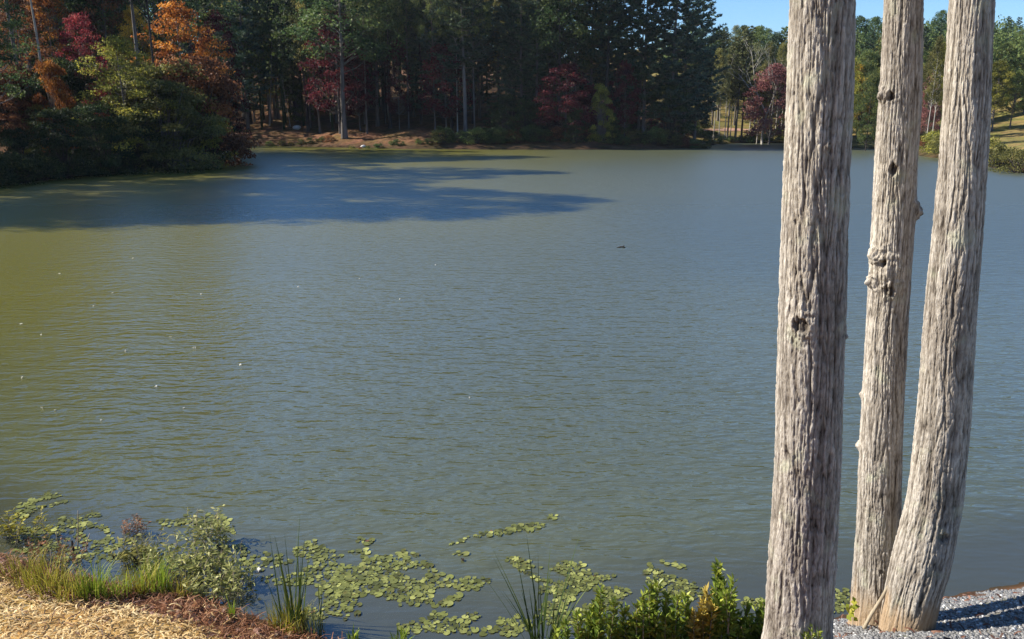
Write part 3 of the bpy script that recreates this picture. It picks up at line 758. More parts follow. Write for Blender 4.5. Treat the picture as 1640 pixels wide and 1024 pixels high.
for px, py, h, mt, w in ((1500, 252, 2.4, 'yellow_green', 1.0), (1485, 248, 1.6, 'rust', 1.1), (1516, 256, 2.2, 'olive', 1.1), (1540, 260, 2.0, 'mid_green', 1.2), (1570, 266, 2.2, 'yellow_green', 1.2), (1600, 272, 2.0, 'olive', 1.2), (1632, 279, 1.8, 'olive', 1.0),
                         (1410, 236, 1.0, 'rust', 1.2), (1440, 236, 2.0, 'dark_green', 1.3), (1455, 240, 1.6, 'rust', 1.2), (1470, 240, 3.2, 'dark_green', 1)):
    xy0 = P(px, py)
    plant('shore_bush', 'bank_shrub', (xy0[0] + .8, xy0[1] + 1.4), h, mt, 'bark_dark', 'low shrub on the grassy right-hand shore', 'shrub', 'shrubs on the grassy right-hand shore', w)

# ------------------------------------------------------------------ the three big trunks by the camera
m, nt, out = newmat('furrowed bark')
a_h = nt.nodes.new('ShaderNodeAttribute'); a_h.attribute_name = 'v'
a_w = nt.nodes.new('ShaderNodeAttribute'); a_w.attribute_name = 'worn'
tc = nt.nodes.new('ShaderNodeTexCoord')
mp = nt.nodes.new('ShaderNodeMapping'); mp.inputs['Scale'].default_value = (1, 1, .25)
nt.links.new(tc.outputs['Object'], mp.inputs[0])
nA = nt.nodes.new('ShaderNodeTexNoise'); nA.inputs['Scale'].default_value = 60; nA.inputs['Detail'].default_value = 6; nA.inputs['Roughness'].default_value = .7
nB = nt.nodes.new('ShaderNodeTexNoise'); nB.inputs['Scale'].default_value = 5; nB.inputs['Detail'].default_value = 5
nt.links.new(mp.outputs[0], nA.inputs['Vector']); nt.links.new(tc.outputs['Object'], nB.inputs['Vector'])
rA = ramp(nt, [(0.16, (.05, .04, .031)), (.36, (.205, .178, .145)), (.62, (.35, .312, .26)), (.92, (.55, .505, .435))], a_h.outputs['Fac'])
rB = ramp(nt, [(.32, (.50, .46, .43)), (.52, (1, 1, 1)), (.75, (1.3, 1.27, 1.22))], nA.outputs['Fac'])
x1 = nt.nodes.new('ShaderNodeMix'); x1.data_type = 'RGBA'; x1.blend_type = 'MULTIPLY'; x1.inputs['Factor'].default_value = 1
nt.links.new(rA.outputs[0], x1.inputs['A']); nt.links.new(rB.outputs[0], x1.inputs['B'])
nC = nt.nodes.new('ShaderNodeTexNoise'); nC.inputs['Scale'].default_value = 2.2; nC.inputs['Detail'].default_value = 7; nC.inputs['Roughness'].default_value = .65
nt.links.new(mp.outputs[0], nC.inputs['Vector'])
rC = ramp(nt, [(.30, (.55, .52, .50)), (.50, (1, 1, 1)), (.72, (1.15, 1.13, 1.05))], nC.outputs['Fac'])       # rain stains and bleached strips
xs_ = nt.nodes.new('ShaderNodeMix'); xs_.data_type = 'RGBA'; xs_.blend_type = 'MULTIPLY'; xs_.inputs['Factor'].default_value = 1
nt.links.new(x1.outputs['Result'], xs_.inputs['A']); nt.links.new(rC.outputs[0], xs_.inputs['B']); x1 = xs_
x2 = nt.nodes.new('ShaderNodeMix'); x2.data_type = 'RGBA'       # lichen patches
x2.inputs['B'].default_value = (.50, .50, .36, 1)
rL = ramp(nt, [(.58, (0, 0, 0)), (.72, (.6, .6, .6))], nB.outputs['Fac'])
oiB = nt.nodes.new('ShaderNodeObjectInfo'); mrB = nt.nodes.new('ShaderNodeMapRange'); mrB.inputs['To Min'].default_value = .86; mrB.inputs['To Max'].default_value = 1.1
hsB = nt.nodes.new('ShaderNodeHueSaturation'); nt.links.new(oiB.outputs['Random'], mrB.inputs['Value']); nt.links.new(mrB.outputs[0], hsB.inputs['Value']); nt.links.new(x1.outputs['Result'], hsB.inputs['Color'])
nt.links.new(rL.outputs[0], x2.inputs['Factor']); nt.links.new(hsB.outputs[0], x2.inputs['A'])
x3 = nt.nodes.new('ShaderNodeMix'); x3.data_type = 'RGBA'; x3.inputs['B'].default_value = (.40, .27, .15, 1)
nt.links.new(a_w.outputs['Fac'], x3.inputs['Factor']); nt.links.new(x2.outputs['Result'], x3.inputs['A'])
pk = nt.nodes.new('ShaderNodeBsdfPrincipled'); pk.inputs['Roughness'].default_value = .9; pk.inputs['Specular IOR Level'].default_value = .15
bk = nt.nodes.new('ShaderNodeBump'); bk.inputs['Strength'].default_value = 1.0; bk.inputs['Distance'].default_value = .014
nt.links.new(nA.outputs['Fac'], bk.inputs['Height']); nt.links.new(bk.outputs[0], pk.inputs['Normal'])
nt.links.new(x3.outputs['Result'], pk.inputs['Base Color']); nt.links.new(pk.outputs[0], out.inputs[0])
BARK = m

def big_trunk(edges, ybase, lean_y, seed, worn_h, knots, htop=13.0, amp=.014, ridges=34):
    """edges: (py, left px, right px) read off the photograph; the axis is laid in the plane y = ybase + lean_y*z"""
    pts, rs = [], []
    for py, l, r in edges:
        rr_ = ray((l + r) / 2, py)
        # EYE + t*r with y = ybase + lean*z
        t = (ybase + lean_y * EYE[2]) / (rr_[1] - lean_y * rr_[2])
        p = EYE + rr_ * t
        pts.append(p); rs.append((r - l) / 2 * depth_of(p) / F)
    pts = np.array(pts)[::-1]; rs = np.array(rs)[::-1]           # bottom to top
    z_ = pts[:, 2]
    zlow = pts[0, 2]
    ztop_vis = z_[-1]
    zz = np.concatenate([np.arange(zlow, ztop_vis + .25, .0085), np.arange(ztop_vis + .3, htop, .12)])
    dx = (pts[-1, 0] - pts[-3, 0]) / (z_[-1] - z_[-3]); dy = (pts[-1, 1] - pts[-3, 1]) / (z_[-1] - z_[-3])
    ext = np.maximum(zz - ztop_vis, 0)
    def smooth(v):
        k = np.hanning(41); k /= k.sum(); return np.convolve(np.pad(v, 20, mode='edge'), k, 'valid')
    X = np.interp(zz, z_, pts[:, 0]) + ext * dx * .6
    Y = np.interp(zz, z_, pts[:, 1]) + ext * dy * .6
    R = np.interp(zz, z_, rs) * (1 - .045 * ext)
    nv = ztop_vis + .2
    msk = zz < nv
    for arr in (X, Y, R):
        arr[msk] = smooth(arr[msk])
    NA = 290
    th = np.linspace(0, 2 * math.pi, NA, endpoint=False)
    TH, Z2 = np.meshgrid(th, zz)
    Rm = R[:, None]
    # seamless noise: use points on a cylinder, strongly stretched along z
    cxn, syn = np.cos(TH), np.sin(TH)
    fr = ridges / 6.28
    warp = .35 * vnoise(cxn * 2 + seed, syn * 2, Z2 * 1.6) + .10 * vnoise(cxn * 6, syn * 6 + seed, Z2 * 5)
    c2, s2 = np.cos(TH + warp * .36), np.sin(TH + warp * .36)
    n1 = np.abs(vnoise(c2 * fr + seed * 3, s2 * fr, Z2 * 2.6 + .8 * warp))
    n2 = np.abs(vnoise(c2 * fr * 1.9, s2 * fr * 1.9 + seed, Z2 * 7.0))
    n3 = vnoise(cxn * fr * 4, syn * fr * 4 + seed, Z2 * 30.0)
    n4 = np.abs(vnoise(c2 * fr * 3.1 + 5, s2 * fr * 3.1 + seed, Z2 * 22.0))
    cell = TH / (2 * math.pi) * ridges * 1.0 + warp * 2.5
    cid = np.floor(cell)
    hs = _h(cid, np.floor(cid * 0 + seed), cid * 0)
    saw = (Z2 * (5.5 + 2 * hs) + hs * 17 + .5 * vnoise(TH * 12, Z2 * 6, TH * 0 + seed)) % 1.0
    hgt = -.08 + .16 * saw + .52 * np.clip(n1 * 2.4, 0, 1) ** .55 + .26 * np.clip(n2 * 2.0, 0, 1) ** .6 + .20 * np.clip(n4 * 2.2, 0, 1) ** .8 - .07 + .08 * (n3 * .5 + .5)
    big = vnoise(cxn * 1.3 + seed, syn * 1.3, Z2 * .9)
    disp = amp * (hgt - .75) + .010 * big
    worn = (1 - sstep(worn_h * .6, worn_h * 1.25, Z2 - zlow - .15 * vnoise(cxn * 3, syn * 3 + seed, Z2 * 2))) if worn_h > 0 else Z2 * 0
    disp = disp * (1 - .45 * worn)
    # knots: (z, direction angle, size, height, hollow)
    for kz, ka, ks, kh, hol in knots:
        da = np.angle(np.exp(1j * (TH - ka))) * Rm; dz = Z2 - kz
        q = np.sqrt(da ** 2 + (dz * .85) ** 2) / ks
        q = q * (1 + .30 * vnoise(da / ks * 2.5 + kz * 9, dz / ks * 2.5, da * 0) + .15 * vnoise(da / ks * 7, dz / ks * 7 + kz, da * 0))
        bumpy = 1 + .22 * vnoise(TH * 9, Z2 * 45, TH * 0 + seed) + .08 * np.sin(q * 9)
        disp = disp + kh * np.exp(-q ** 2 * 1.3) * bumpy - hol * np.exp(-(q / .55) ** 8)
        hgt = hgt * (1 - .6 * np.exp(-(q / .6) ** 6) * (hol > 0))
    flare = .10 * np.exp(-(Z2 - zlow) / .16) * (0.5 + .5 * np.cos(TH * 5 + seed + vnoise(Z2 * 2, TH * 0)))
    RR = Rm + disp + flare * Rm
    V = np.stack([X[:, None] + RR * np.cos(TH), Y[:, None] + RR * np.sin(TH), Z2], -1)
    L = len(zz)
    i, j = np.meshgrid(np.arange(L - 1), np.arange(NA), indexing='ij')
    f = np.stack([i * NA + j, i * NA + (j + 1) % NA, (i + 1) * NA + (j + 1) % NA, (i + 1) * NA + j], -1).reshape(-1, 4)
    origin = np.array([X[0], Y[0], zlow])
    me = mesh_np('trunk', V.reshape(-1, 3) - origin, f, [BARK], True, {'v': hgt.ravel(), 'worn': (worn * .75).ravel()})
    return me, origin, np.stack([X, Y, zz], 1), R

def big_crown(axis_pts, R, origin, leafm, seed):
    """limbs and leaves far above the frame"""
    T = Geo(); Lv = Geo(); top = axis_pts[-1]
    for k in range(16):
        z = random.uniform(9.5, 12.8)
        b = np.array([np.interp(z, axis_pts[:, 2], axis_pts[:, 0]), np.interp(z, axis_pts[:, 2], axis_pts[:, 1]), z])
        a = k * 2.4 + seed; ln = random.uniform(1.8, 3.6)
        e = b + np.array([math.cos(a) * ln, math.sin(a) * ln, random.uniform(1.2, 4.5)])
        T.tube([b, (b + e) / 2 + np.array([0, 0, -.2]), e], [.07, .05, .015], 6)
        n = 260
        q = rng.normal(size=(n, 3)) * np.array([.9, .9, .6])
        Lv.leaves(e + q, .12, .08, np.clip(.5 + .25 * rng.normal(size=n), 0, 1), bias=.4)
    for g in (T, Lv): g.v = [v - origin for v in g.v]
    return T.mesh('limbs', True), Lv.mesh('crown')

E1 = [(-120, 1268, 1369), (0, 1266, 1367), (150, 1262, 1363), (250, 1257, 1358), (500, 1250, 1351), (750, 1243, 1342), (900, 1233, 1334), (1000, 1228, 1329), (1060, 1219, 1332)]
E2 = [(-120, 1420, 1478), (0, 1417, 1476), (150, 1411, 1474), (250, 1405, 1467), (350, 1400, 1462), (500, 1393, 1452), (700, 1381, 1442), (850, 1375, 1440), (950, 1367, 1440), (1020, 1362, 1440)]
E3 = [(-120, 1530, 1594), (0, 1524, 1590), (280, 1505, 1575), (400, 1495, 1567), (500, 1486, 1560), (650, 1475, 1551), (800, 1458, 1537), (900, 1433, 1519), (960, 1420, 1500), (1020, 1410, 1486)]

def ang_px(off):   # angle on the trunk for a point seen 'off' (-1 left .. 1 right) of its axis; trunks stand right of centre
    return -math.pi / 2 - .33 + math.asin(max(-1, min(1, off)))
def z_px(py, y): return float(EYE[2] + ray(1400, py)[2] / ray(1400, py)[1] * y)

specs = [
    ('large_tree', E1, 4.6, .02, 1.7, 0, [(z_px(512, 4.66), ang_px(-.30), .07, .03, .035), (z_px(232, 4.7), ang_px(.25), .03, .012, 0), (z_px(535, 4.66), ang_px(1.0), .02, .012, 0), (z_px(905, 4.6), ang_px(1.0), .025, .015, 0)],
     'thickest furrowed grey trunk in the foreground, with one dark hollow knot', 0.022, 60),
    ('large_tree', E2, 5.7, .02, 4.3, .45, [(z_px(152, 5.76), ang_px(-.85), .05, .042, .0), (z_px(155, 5.76), ang_px(-.5), .045, .012, .028), (z_px(272, 5.76), ang_px(-.25), .055, .015, .03), (z_px(338, 5.75), ang_px(1.0), .055, .055, .0),
        (z_px(410, 5.74), ang_px(-.85), .05, .045, .0), (z_px(432, 5.74), ang_px(-.3), .10, .034, .0), (z_px(420, 5.74), ang_px(-.45), .04, 0, .03), (z_px(452, 5.74), ang_px(-.9), .04, .042, .0), (z_px(462, 5.74), ang_px(-.1), .06, .03, .02),
        (z_px(638, 5.72), ang_px(-1), .025, .022, 0), (z_px(720, 5.72), ang_px(-1), .028, .03, 0), (z_px(900, 5.7), ang_px(.05), .03, .01, .012)],
     'knobbly middle trunk with burls, second of the three foreground trunks', 0.017, 50),
    ('large_tree', E3, 5.25, .02, 8.1, .35, [(z_px(840, 5.3), ang_px(.35), .06, .01, .03)],
     'leaning trunk with a curved swollen base, standing in the gravel behind the others', 0.018, 44),
]
TRUNKS = []
for nm, E, yb, ln, sd_, wh, kn, lab, amp_, rid in specs:
    me, org, ax, R_ = big_trunk(E, yb, ln, sd_, wh, kn, amp=amp_, ridges=rid)
    root = link(nm, None, loc=org)
    link('trunk', me, root)
    lm, cm = big_crown(ax, R_, org, 'mid_green', sd_)
    link('limb', lm, root, M['bark_grey']); link('crown', cm, root, M['mid_green'])
    tag(root, lab, 'tree', 'three large trunks in the foreground')
    TRUNKS.append((root, org, ax, R_))

# ------------------------------------------------------------------ deep wood behind the named trees (one mass)
def deep_wood(name, cells, label, matname, nleaf_per, leaf=.6, hh=(14, 24), top=None):
    L = Geo(); T = Geo()
    for (x, y) in cells:
        z = tz(x, y); h = U(*hh); r = U(2.4, 3.6)
        if top:
            px_ = 820 + x / y * F
            h = min(h, top_h((x, y), float(np.interp(px_, *top)) + U(0, 22)))
            if h < 5: continue
        T.tube([[x, y, z - .1], [x + U(-.3, .3), y, z + h * .9]], [.2, .06], 5)
        n = nleaf_per
        q = rng.normal(size=(n, 3)); q /= np.linalg.norm(q, axis=1)[:, None]; q *= rng.random((n, 1)) ** .4
        cz = z + h * .58
        pos = q * np.array([r, r, h * .44]) * (1 + .25 * vnoise(q[:, 0] * 3 + x, q[:, 1] * 3 + y, q[:, 2] * 3)[:, None]) + np.array([x, y, cz])
        tone = np.clip(.4 + .3 * vnoise(pos[:, 0] * .8, pos[:, 1] * .8, pos[:, 2] * .8) + .15 * rng.normal(size=n), 0, 1)
        L.leaves(pos, leaf, leaf * .6, tone, bias=.3)
    nv = sum(len(v) for v in L.v)
    for v, f, a in zip(T.v, T.f, T.a): L.add(v, f - f.min(), 0.0)
    o = link(name, L.mesh(name), mat=M[matname])
    tag(o, label, kind='stuff')
cells = []
for x in np.arange(-95, 36, 4.6):
    for y in np.arange(96, 190, 6.0):
        xx, yy = x + U(-2, 2), y + U(-2.5, 2.5)
        s_ = float(shore_sd(np.array([xx]), np.array([yy]))[0])
        if s_ < 26 or s_ > 66: continue
        if xx > 24 - (yy - 120) * .0 or xx / yy > .195 or xx > 8: continue
        cells.append((xx, yy))
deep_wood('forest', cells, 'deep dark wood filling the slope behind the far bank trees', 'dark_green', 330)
cells = []
for x in np.arange(-95, -24, 4.6):
    for y in np.arange(96, 135, 5.0):
        xx, yy = x + U(-2, 2), y + U(-2, 2)
        s_ = float(shore_sd(np.array([xx]), np.array([yy]))[0])
        if s_ < 8 or s_ > 60: continue
        cells.append((xx, yy))
deep_wood('forest', cells, 'deep wood filling the slope behind the wooded point', 'mid_green', 420, leaf=.5)
cells = []
for x in np.arange(22, 130, 5.2):
    for y in np.arange(118, 235, 7.0):
        xx, yy = x + U(-2, 2), y + U(-2.5, 2.5)
        s_ = float(shore_sd(np.array([xx]), np.array([yy]))[0])
        if s_ < (34 if xx < 52 else 24) or s_ > 90 or xx / yy < .185 or (xx < 34 and yy < 150): continue
        cells.append((xx, yy))
deep_wood('forest', cells, 'distant wood covering the ridge beyond the end of the lake', 'mid_green', 420, leaf=.48, hh=(12, 19), top=([1020, 1120, 1150, 1200, 1240, 1280, 1370, 1420, 1640], [20, 60, 62, 66, 72, 60, 30, 26, 30]))

# ------------------------------------------------------------------ far shore details
def box_geo(g, c, d):
    x, y, z = c; a, b, e = d[0] / 2, d[1] / 2, d[2] / 2
    v = [[x + i * a, y + j * b, z + k_ * e] for k_ in (-1, 1) for i, j in ((-1, -1), (1, -1), (1, 1), (-1, 1))]
    g.add(v, [[3, 2, 1, 0], [4, 5, 6, 7], [0, 1, 5, 4], [1, 2, 6, 5], [2, 3, 7, 6], [3, 0, 4, 7]])
q = ground_hit(1121, 207, 100)
tab = link('picnic_table', None, loc=(q[0], q[1], tz(q[0], q[1])), rot=(0, 0, .1))
tag(tab, 'dark low picnic table at the edge of the far lawn', 'table')
for yy in (-.32, -.16, 0, .16, .32):
    g = Geo(); box_geo(g, (0, yy, .76), (3.0, .145, .05)); link('plank', g.mesh('plank'), tab, M['bark_dark'])
for yy in (-.72, .72):
    g = Geo(); box_geo(g, (0, yy, .44), (3.0, .26, .05)); link('seat', g.mesh('seat'), tab, M['bark_dark'])
for xx in (-1.15, 1.15):
    for sgn in (-1, 1):
        g = Geo(); g.tube([[xx, sgn * .75, 0], [xx, sgn * .25, .735]], [.06, .06], 4); link('leg', g.mesh('leg'), tab, M['bark_dark'])
    g = Geo(); box_geo(g, (xx + .06, 0, .395), (.05, 1.6, .035)); link('crossbeam', g.mesh('crossbeam'), tab, M['bark_dark'])

def rock_mesh(name, r, sq=(1, 1, .6)):
    g = Geo(); n, mm = 10, 7; th = np.linspace(0, 2 * math.pi, n, endpoint=False); ph = np.linspace(-1.45, 1.45, mm)
    TH, PH = np.meshgrid(th, ph); v = np.stack([np.cos(PH) * np.cos(TH), np.cos(PH) * np.sin(TH), np.sin(PH)], -1).reshape(-1, 3)
    sd0 = random.random() * 50
    v *= (1 + .3 * vnoise(v[:, 0] * 2 + sd0, v[:, 1] * 2, v[:, 2] * 2))[:, None] * r * np.array(sq)
    i, j = np.meshgrid(np.arange(mm - 1), np.arange(n), indexing='ij')
    f = np.stack([i * n + j, i * n + (j + 1) % n, (i + 1) * n + (j + 1) % n, (i + 1) * n + j], -1).reshape(-1, 4)
    g.add(v, f); return g.mesh(name)
M['pale_rock'] = wood_mat('pale rock', (.5, .48, .45), (.75, .73, .7), scale=4, stretch=1)
M['stone'] = leaf_mat('gravel stone', [(.08, .08, .08), (.17, .168, .163), (.24, .237, .23), (.6, .6, .58)], trans=0.0, objvar=0)
for px, py, r, lb in ((475, 207, .6, 'pale rock lying on the leaf littered slope of the far bank'), (582, 237.5, .35, 'small white rock at the waterline of the far bank')):
    q = ground_hit(px, py, 95); link_o = link('rock', rock_mesh('rock', r), mat=M['pale_rock'], loc=(q[0], q[1], max(tz(q[0], q[1]), 0) + r * .2)); tag(link_o, lb, 'rock')

# ------------------------------------------------------------------ lily pads
def pad_mesh(seed):
    random.seed(seed)
    n = 12; ang = [.28 + k * (2 * math.pi - .56) / n for k in range(n + 1)]
    r = [1 + random.uniform(-.06, .06) for _ in ang]
    rings = [(.35, .0), (.8, .0), (1.0, random.choice([.0, .05, .12]))]
    v = [(0, 0, 0)]; f = []
    for ri, (rr_, zz) in enumerate(rings):
        for a_, r_ in zip(ang, r):
            v.append((math.cos(a_) * rr_ * r_, math.sin(a_) * rr_ * r_, zz * (0.5 + .5 * math.sin(a_ * 2 + seed)) + .02))
    w = n + 1
    quads = []
    for ri in range(2):
        for k in range(n): quads.append([1 + ri * w + k, 1 + (ri + 1) * w + k, 1 + (ri + 1) * w + k + 1, 1 + ri * w + k + 1])
    for k in range(0, n, 2): quads.append([0, 1 + k, 2 + k, 3 + k])
    return np.array(v, float), np.array(quads)
PADS = []
for k in range(12):
    v, f = pad_mesh(k)
    tone = [.62, .72, .4, .9, .52, .78, .66, .34, 1.0, .58, .05, .2][k]
    PADS.append(mesh_np('lily_pad', v, f, [M['pad']], True, {'v': np.clip(tone + .06 * np.cos(np.arange(len(v))), 0, 1)}))
random.seed(21)
def lily_patch(label, shapes, n, size=.041, name='lily_patch', tone=None):
    """shapes: ellipses in photo pixels (cx, cy, rx, ry, tilt) that outline the patch on the water"""
    n = int(n * 1.7); size *= .80
    pts = []
    wts = [s_[2] * s_[3] for s_ in shapes]
    tries = 0
    while len(pts) < n and tries < n * 14:
        tries += 1
        cx, cy, rx, ry, ti = random.choices(shapes, wts)[0]
        a_ = random.random() * 6.28; rr_ = math.sqrt(random.random()) * (1 if random.random() < .85 else 1.35)
        px = cx + rx * rr_ * math.cos(a_); py = cy + ry * rr_ * math.sin(a_) + ti * rx * rr_ * math.cos(a_)
        p = on_z(px, py)
        if float(shore_sd(np.array([p[0]]), np.array([p[1]]))[0]) > -.05: continue
        if math.sin(p[0] * 9.1 + 2 * math.sin(p[1] * 5.3)) + math.sin(p[1] * 11.7 + 2 * math.sin(p[0] * 4.1)) < -1.05: continue
        s_ = size * random.uniform(.42, 1.3)
        if any((p[0] - q[0]) ** 2 + (p[1] - q[1]) ** 2 < ((s_ + q[2]) * .74) ** 2 for q in pts): continue
        pts.append((p[0], p[1], s_))
    if not pts: return
    c0 = np.mean([(p[0], p[1]) for p in pts], axis=0)
    root = link(name, None, loc=(c0[0], c0[1], 0.004))
    tag(root, label, 'lily pads', 'patches of lily pads near the shore')
    for k_, (x, y, s_) in enumerate(pts):
        pm_ = random.choice(PADS[:10]) if random.random() < .97 else random.choice(PADS)
        link('lily_pad', pm_, root, None, (x - c0[0], y - c0[1], random.uniform(.001, .006)), (random.gauss(0, .06), random.gauss(0, .06), random.random() * 6.28), (s_, s_ * random.uniform(.8, 1.1), s_))
lily_patch('bright yellow-green lily pads in a diagonal streak at the left edge', [(85, 796, 14, 5, 0), (70, 806, 30, 6, -.1), (38, 822, 16, 8, -.5)], 58, .05)
lily_patch('loose lily pads around the tall dead stalk', [(120, 838, 25, 8, 0), (148, 825, 14, 4, 0), (150, 856, 26, 12, 0)], 46)
lily_patch('lily pads scattered along the marshy left edge before the grass', [(60, 850, 45, 7, 0), (60, 876, 45, 14, 0), (110, 890, 40, 14, 0), (180, 880, 35, 18, 0), (215, 885, 25, 15, 0)], 110)
lily_patch('bright green lily pads just beyond the tangled water weeds', [(275, 838, 22, 5, 0), (335, 835, 30, 11, .1), (360, 848, 14, 6, .2)], 62, .046)
lily_patch('sparse lily pads between the water weeds and the dark rushes', [(430, 900, 38, 12, 0), (395, 880, 18, 8, 0), (440, 925, 25, 12, 0)], 34)
lily_patch('lily pads behind the dark green rush tuft', [(500, 885, 30, 10, 0), (540, 900, 40, 10, 0), (515, 930, 40, 24, 0), (545, 970, 26, 18, 0), (500, 985, 15, 10, 0)], 125)
lily_patch('largest dense mat of lily pads in the middle of the bottom edge', [(600, 905, 40, 12, 0), (600, 930, 60, 20, 0), (650, 940, 60, 24, 0), (655, 908, 30, 10, .15), (690, 955, 35, 14, 0), (740, 938, 40, 8, -.1), (560, 935, 30, 20, 0)], 230, .05)
lily_patch('long narrow raft of lily pads floating farthest from the shore', [(795, 854, 26, 4, -.1), (840, 845, 35, 5, -.15), (880, 833, 12, 5, -.3)], 62, .048)
lily_patch('small knot of lily pads left of the narrow raft', [(732, 866, 15, 5, -.2)], 13)
lily_patch('three lily pads adrift below the small knot', [(738, 888, 12, 3, 0)], 5)
lily_patch('diagonal line of lily pads above the right-hand rush tuft', [(832, 903, 16, 8, .3), (862, 920, 18, 9, .3)], 38)
lily_patch('oval cluster of lily pads right of the diagonal line', [(912, 915, 24, 13, 0), (950, 928, 26, 6, -.1)], 52)
lily_patch('lily pads half hidden behind the leafy shrubs', [(915, 945, 40, 14, 0), (935, 965, 45, 16, 0), (900, 985, 30, 18, 0), (985, 950, 20, 8, 0)], 130)
lily_patch('round cluster of lily pads above the shrubs, nearest the tall spike', [(1065, 915, 26, 12, 0), (1080, 940, 34, 14, .2)], 78)
lily_patch('lily pads with reddish leaves along the bottom edge', [(660, 1006, 20, 7, 0), (720, 1002, 40, 12, 0), (760, 1000, 30, 14, 0), (700, 985, 10, 4, 0), (815, 1003, 25, 12, 0)], 96)
lily_patch('lily pads showing between the two thickest trunks', [(1350, 962, 16, 14, 0), (1348, 985, 18, 12, 0)], 34)
lily_patch('a few lily pads left of the thickest trunk', [(1215, 965, 18, 6, 0)], 9)
lily_patch('stray lily pads above the dense mat', [(585, 868, 14, 5, 0), (575, 884, 16, 4, 0), (650, 888, 20, 4, 0), (500, 872, 12, 5, 0)], 18)

# ------------------------------------------------------------------ grasses, rushes, weeds, shrubs
def blades(g, n, h, spread, width, lean=.35, seg=5, droop=.5, base=(0, 0, 0), stiff=False):
    for _ in range(n):
        a_ = random.random() * 6.28; rb = spread * math.sqrt(random.random()) * .5
        b = np.array([base[0] + math.cos(a_) * rb, base[1] + math.sin(a_) * rb, base[2] - .02])
        a2 = a_ + random.gauss(0, .7); hl = h * random.uniform(.5, 1.1); ln = lean * random.uniform(.2, 1.2)
        t = np.linspace(0, 1, seg)
        out_ = hl * ln * t ** (1.2 if stiff else 2.0)
        z = hl * (t - (0 if stiff else droop * ln * t ** 3))
        c_ = np.stack([b[0] + math.cos(a2) * out_, b[1] + math.sin(a2) * out_, b[2] + z], 1)
        wv = np.array([-math.sin(a2 + random.gauss(0, .5)), math.cos(a2), 0]); wd = width * (1 - t ** 1.6 * .93)[:, None] * .5
        v = np.empty((seg * 2, 3)); v[0::2] = c_ - wv * wd; v[1::2] = c_ + wv * wd
        f = [[2 * k_, 2 * k_ + 1, 2 * k_ + 3, 2 * k_ + 2] for k_ in range(seg - 1)]
        g.add(v, f, np.repeat(np.clip(random.gauss(.45, .2) + .25 * t - .1, 0, 1), 2))

def tuft(name, px, py, h, spread, n, matn, label, width=.009, lean=.45, cat='grass', group=None, stiff=False, dead=0):
    q = ground_hit(px, py, 3)
    z = max(tz(q[0], q[1]), 0.0)
    root = link(name, None, loc=(q[0], q[1], z))
    g = Geo(); blades(g, n, h, spread, width, lean, stiff=stiff); link('blades', g.mesh('blades'), root, M[matn])
    if dead:
        g = Geo(); blades(g, dead, h * .6, spread * 1.1, width * .8, lean * 1.6); link('dead_blades', g.mesh('dead_blades'), root, M['dead_grass'])
    tag(root, label, cat, group)
    return root
tuft('grass_tuft', 72, 948, .42, .42, 170, 'grass_yellow', 'yellowish grass tuft nearest the left edge, under dry seed heads', dead=60)
tuft('grass_tuft', 100, 958, .34, .40, 130, 'grass_yellow', 'yellow-green grass tuft second from the left edge', dead=40)
tuft('grass_tuft', 150, 962, .46, .26, 130, 'grass_green', 'bright green upright grass tuft in front of the dark water', dead=20)
tuft('grass_tuft', 178, 960, .30, .36, 120, 'grass_green', 'lower green grass tuft right beside the bright upright one', dead=40)
tuft('grass_tuft', 222, 952, .38, .30, 110, 'grass_yellow', 'grass tuft growing out of russet dead grass', dead=60)
tuft('grass_tuft', 250, 950, .44, .30, 130, 'grass_green', 'tall grass tuft at the foot of the tangled water weeds', dead=30)
tuft('grass_tuft', 285, 955, .30, .30, 90, 'grass_yellow', 'small fading grass tuft where the bank bends to the water', dead=50)
tuft('grass_tuft', 38, 930, .36, .40, 110, 'grass_yellow', 'pale grass tuft cut by the left edge of the picture', dead=70)
tuft('grass_tuft', 372, 992, .26, .07, 16, 'grass_green', 'thin sprout of grass standing alone right of the russet bank', width=.012)
tuft('grass_tuft', 462, 1006, .34, .34, 190, 'grass_yellow', 'golden green grass skirt around the dark rushes', dead=60)
tuft('grass_tuft', 497, 1012, .30, .26, 90, 'weed', 'pale arching grass right of the dark rushes', dead=20)
tuft('grass_tuft', 566, 1024, .14, .12, 40, 'grass_green', 'tiny green grass tip poking up at the bottom edge', width=.014)
tuft('grass_tuft', 642, 1026, .13, .18, 60, 'grass_green', 'second tiny grass tip at the bottom edge among lily pads', width=.014)
tuft('rush_tuft', 470, 1004, .98, .2, 26, 'reed', 'tuft of dark upright rushes rising from golden grass', width=.018, lean=.22, cat='rushes', stiff=True)
tuft('rush_tuft', 868, 1035, .85, .26, 34, 'reed', 'tuft of dark leaning rushes at the bottom left of the shrubs', width=.018, lean=.5, cat='rushes', stiff=True)
tuft('single_rush', 513, 985, .48, .02, 2, 'reed', 'single dark rush stem standing among the lily pads', width=.013, lean=.12, cat='rush', stiff=True)

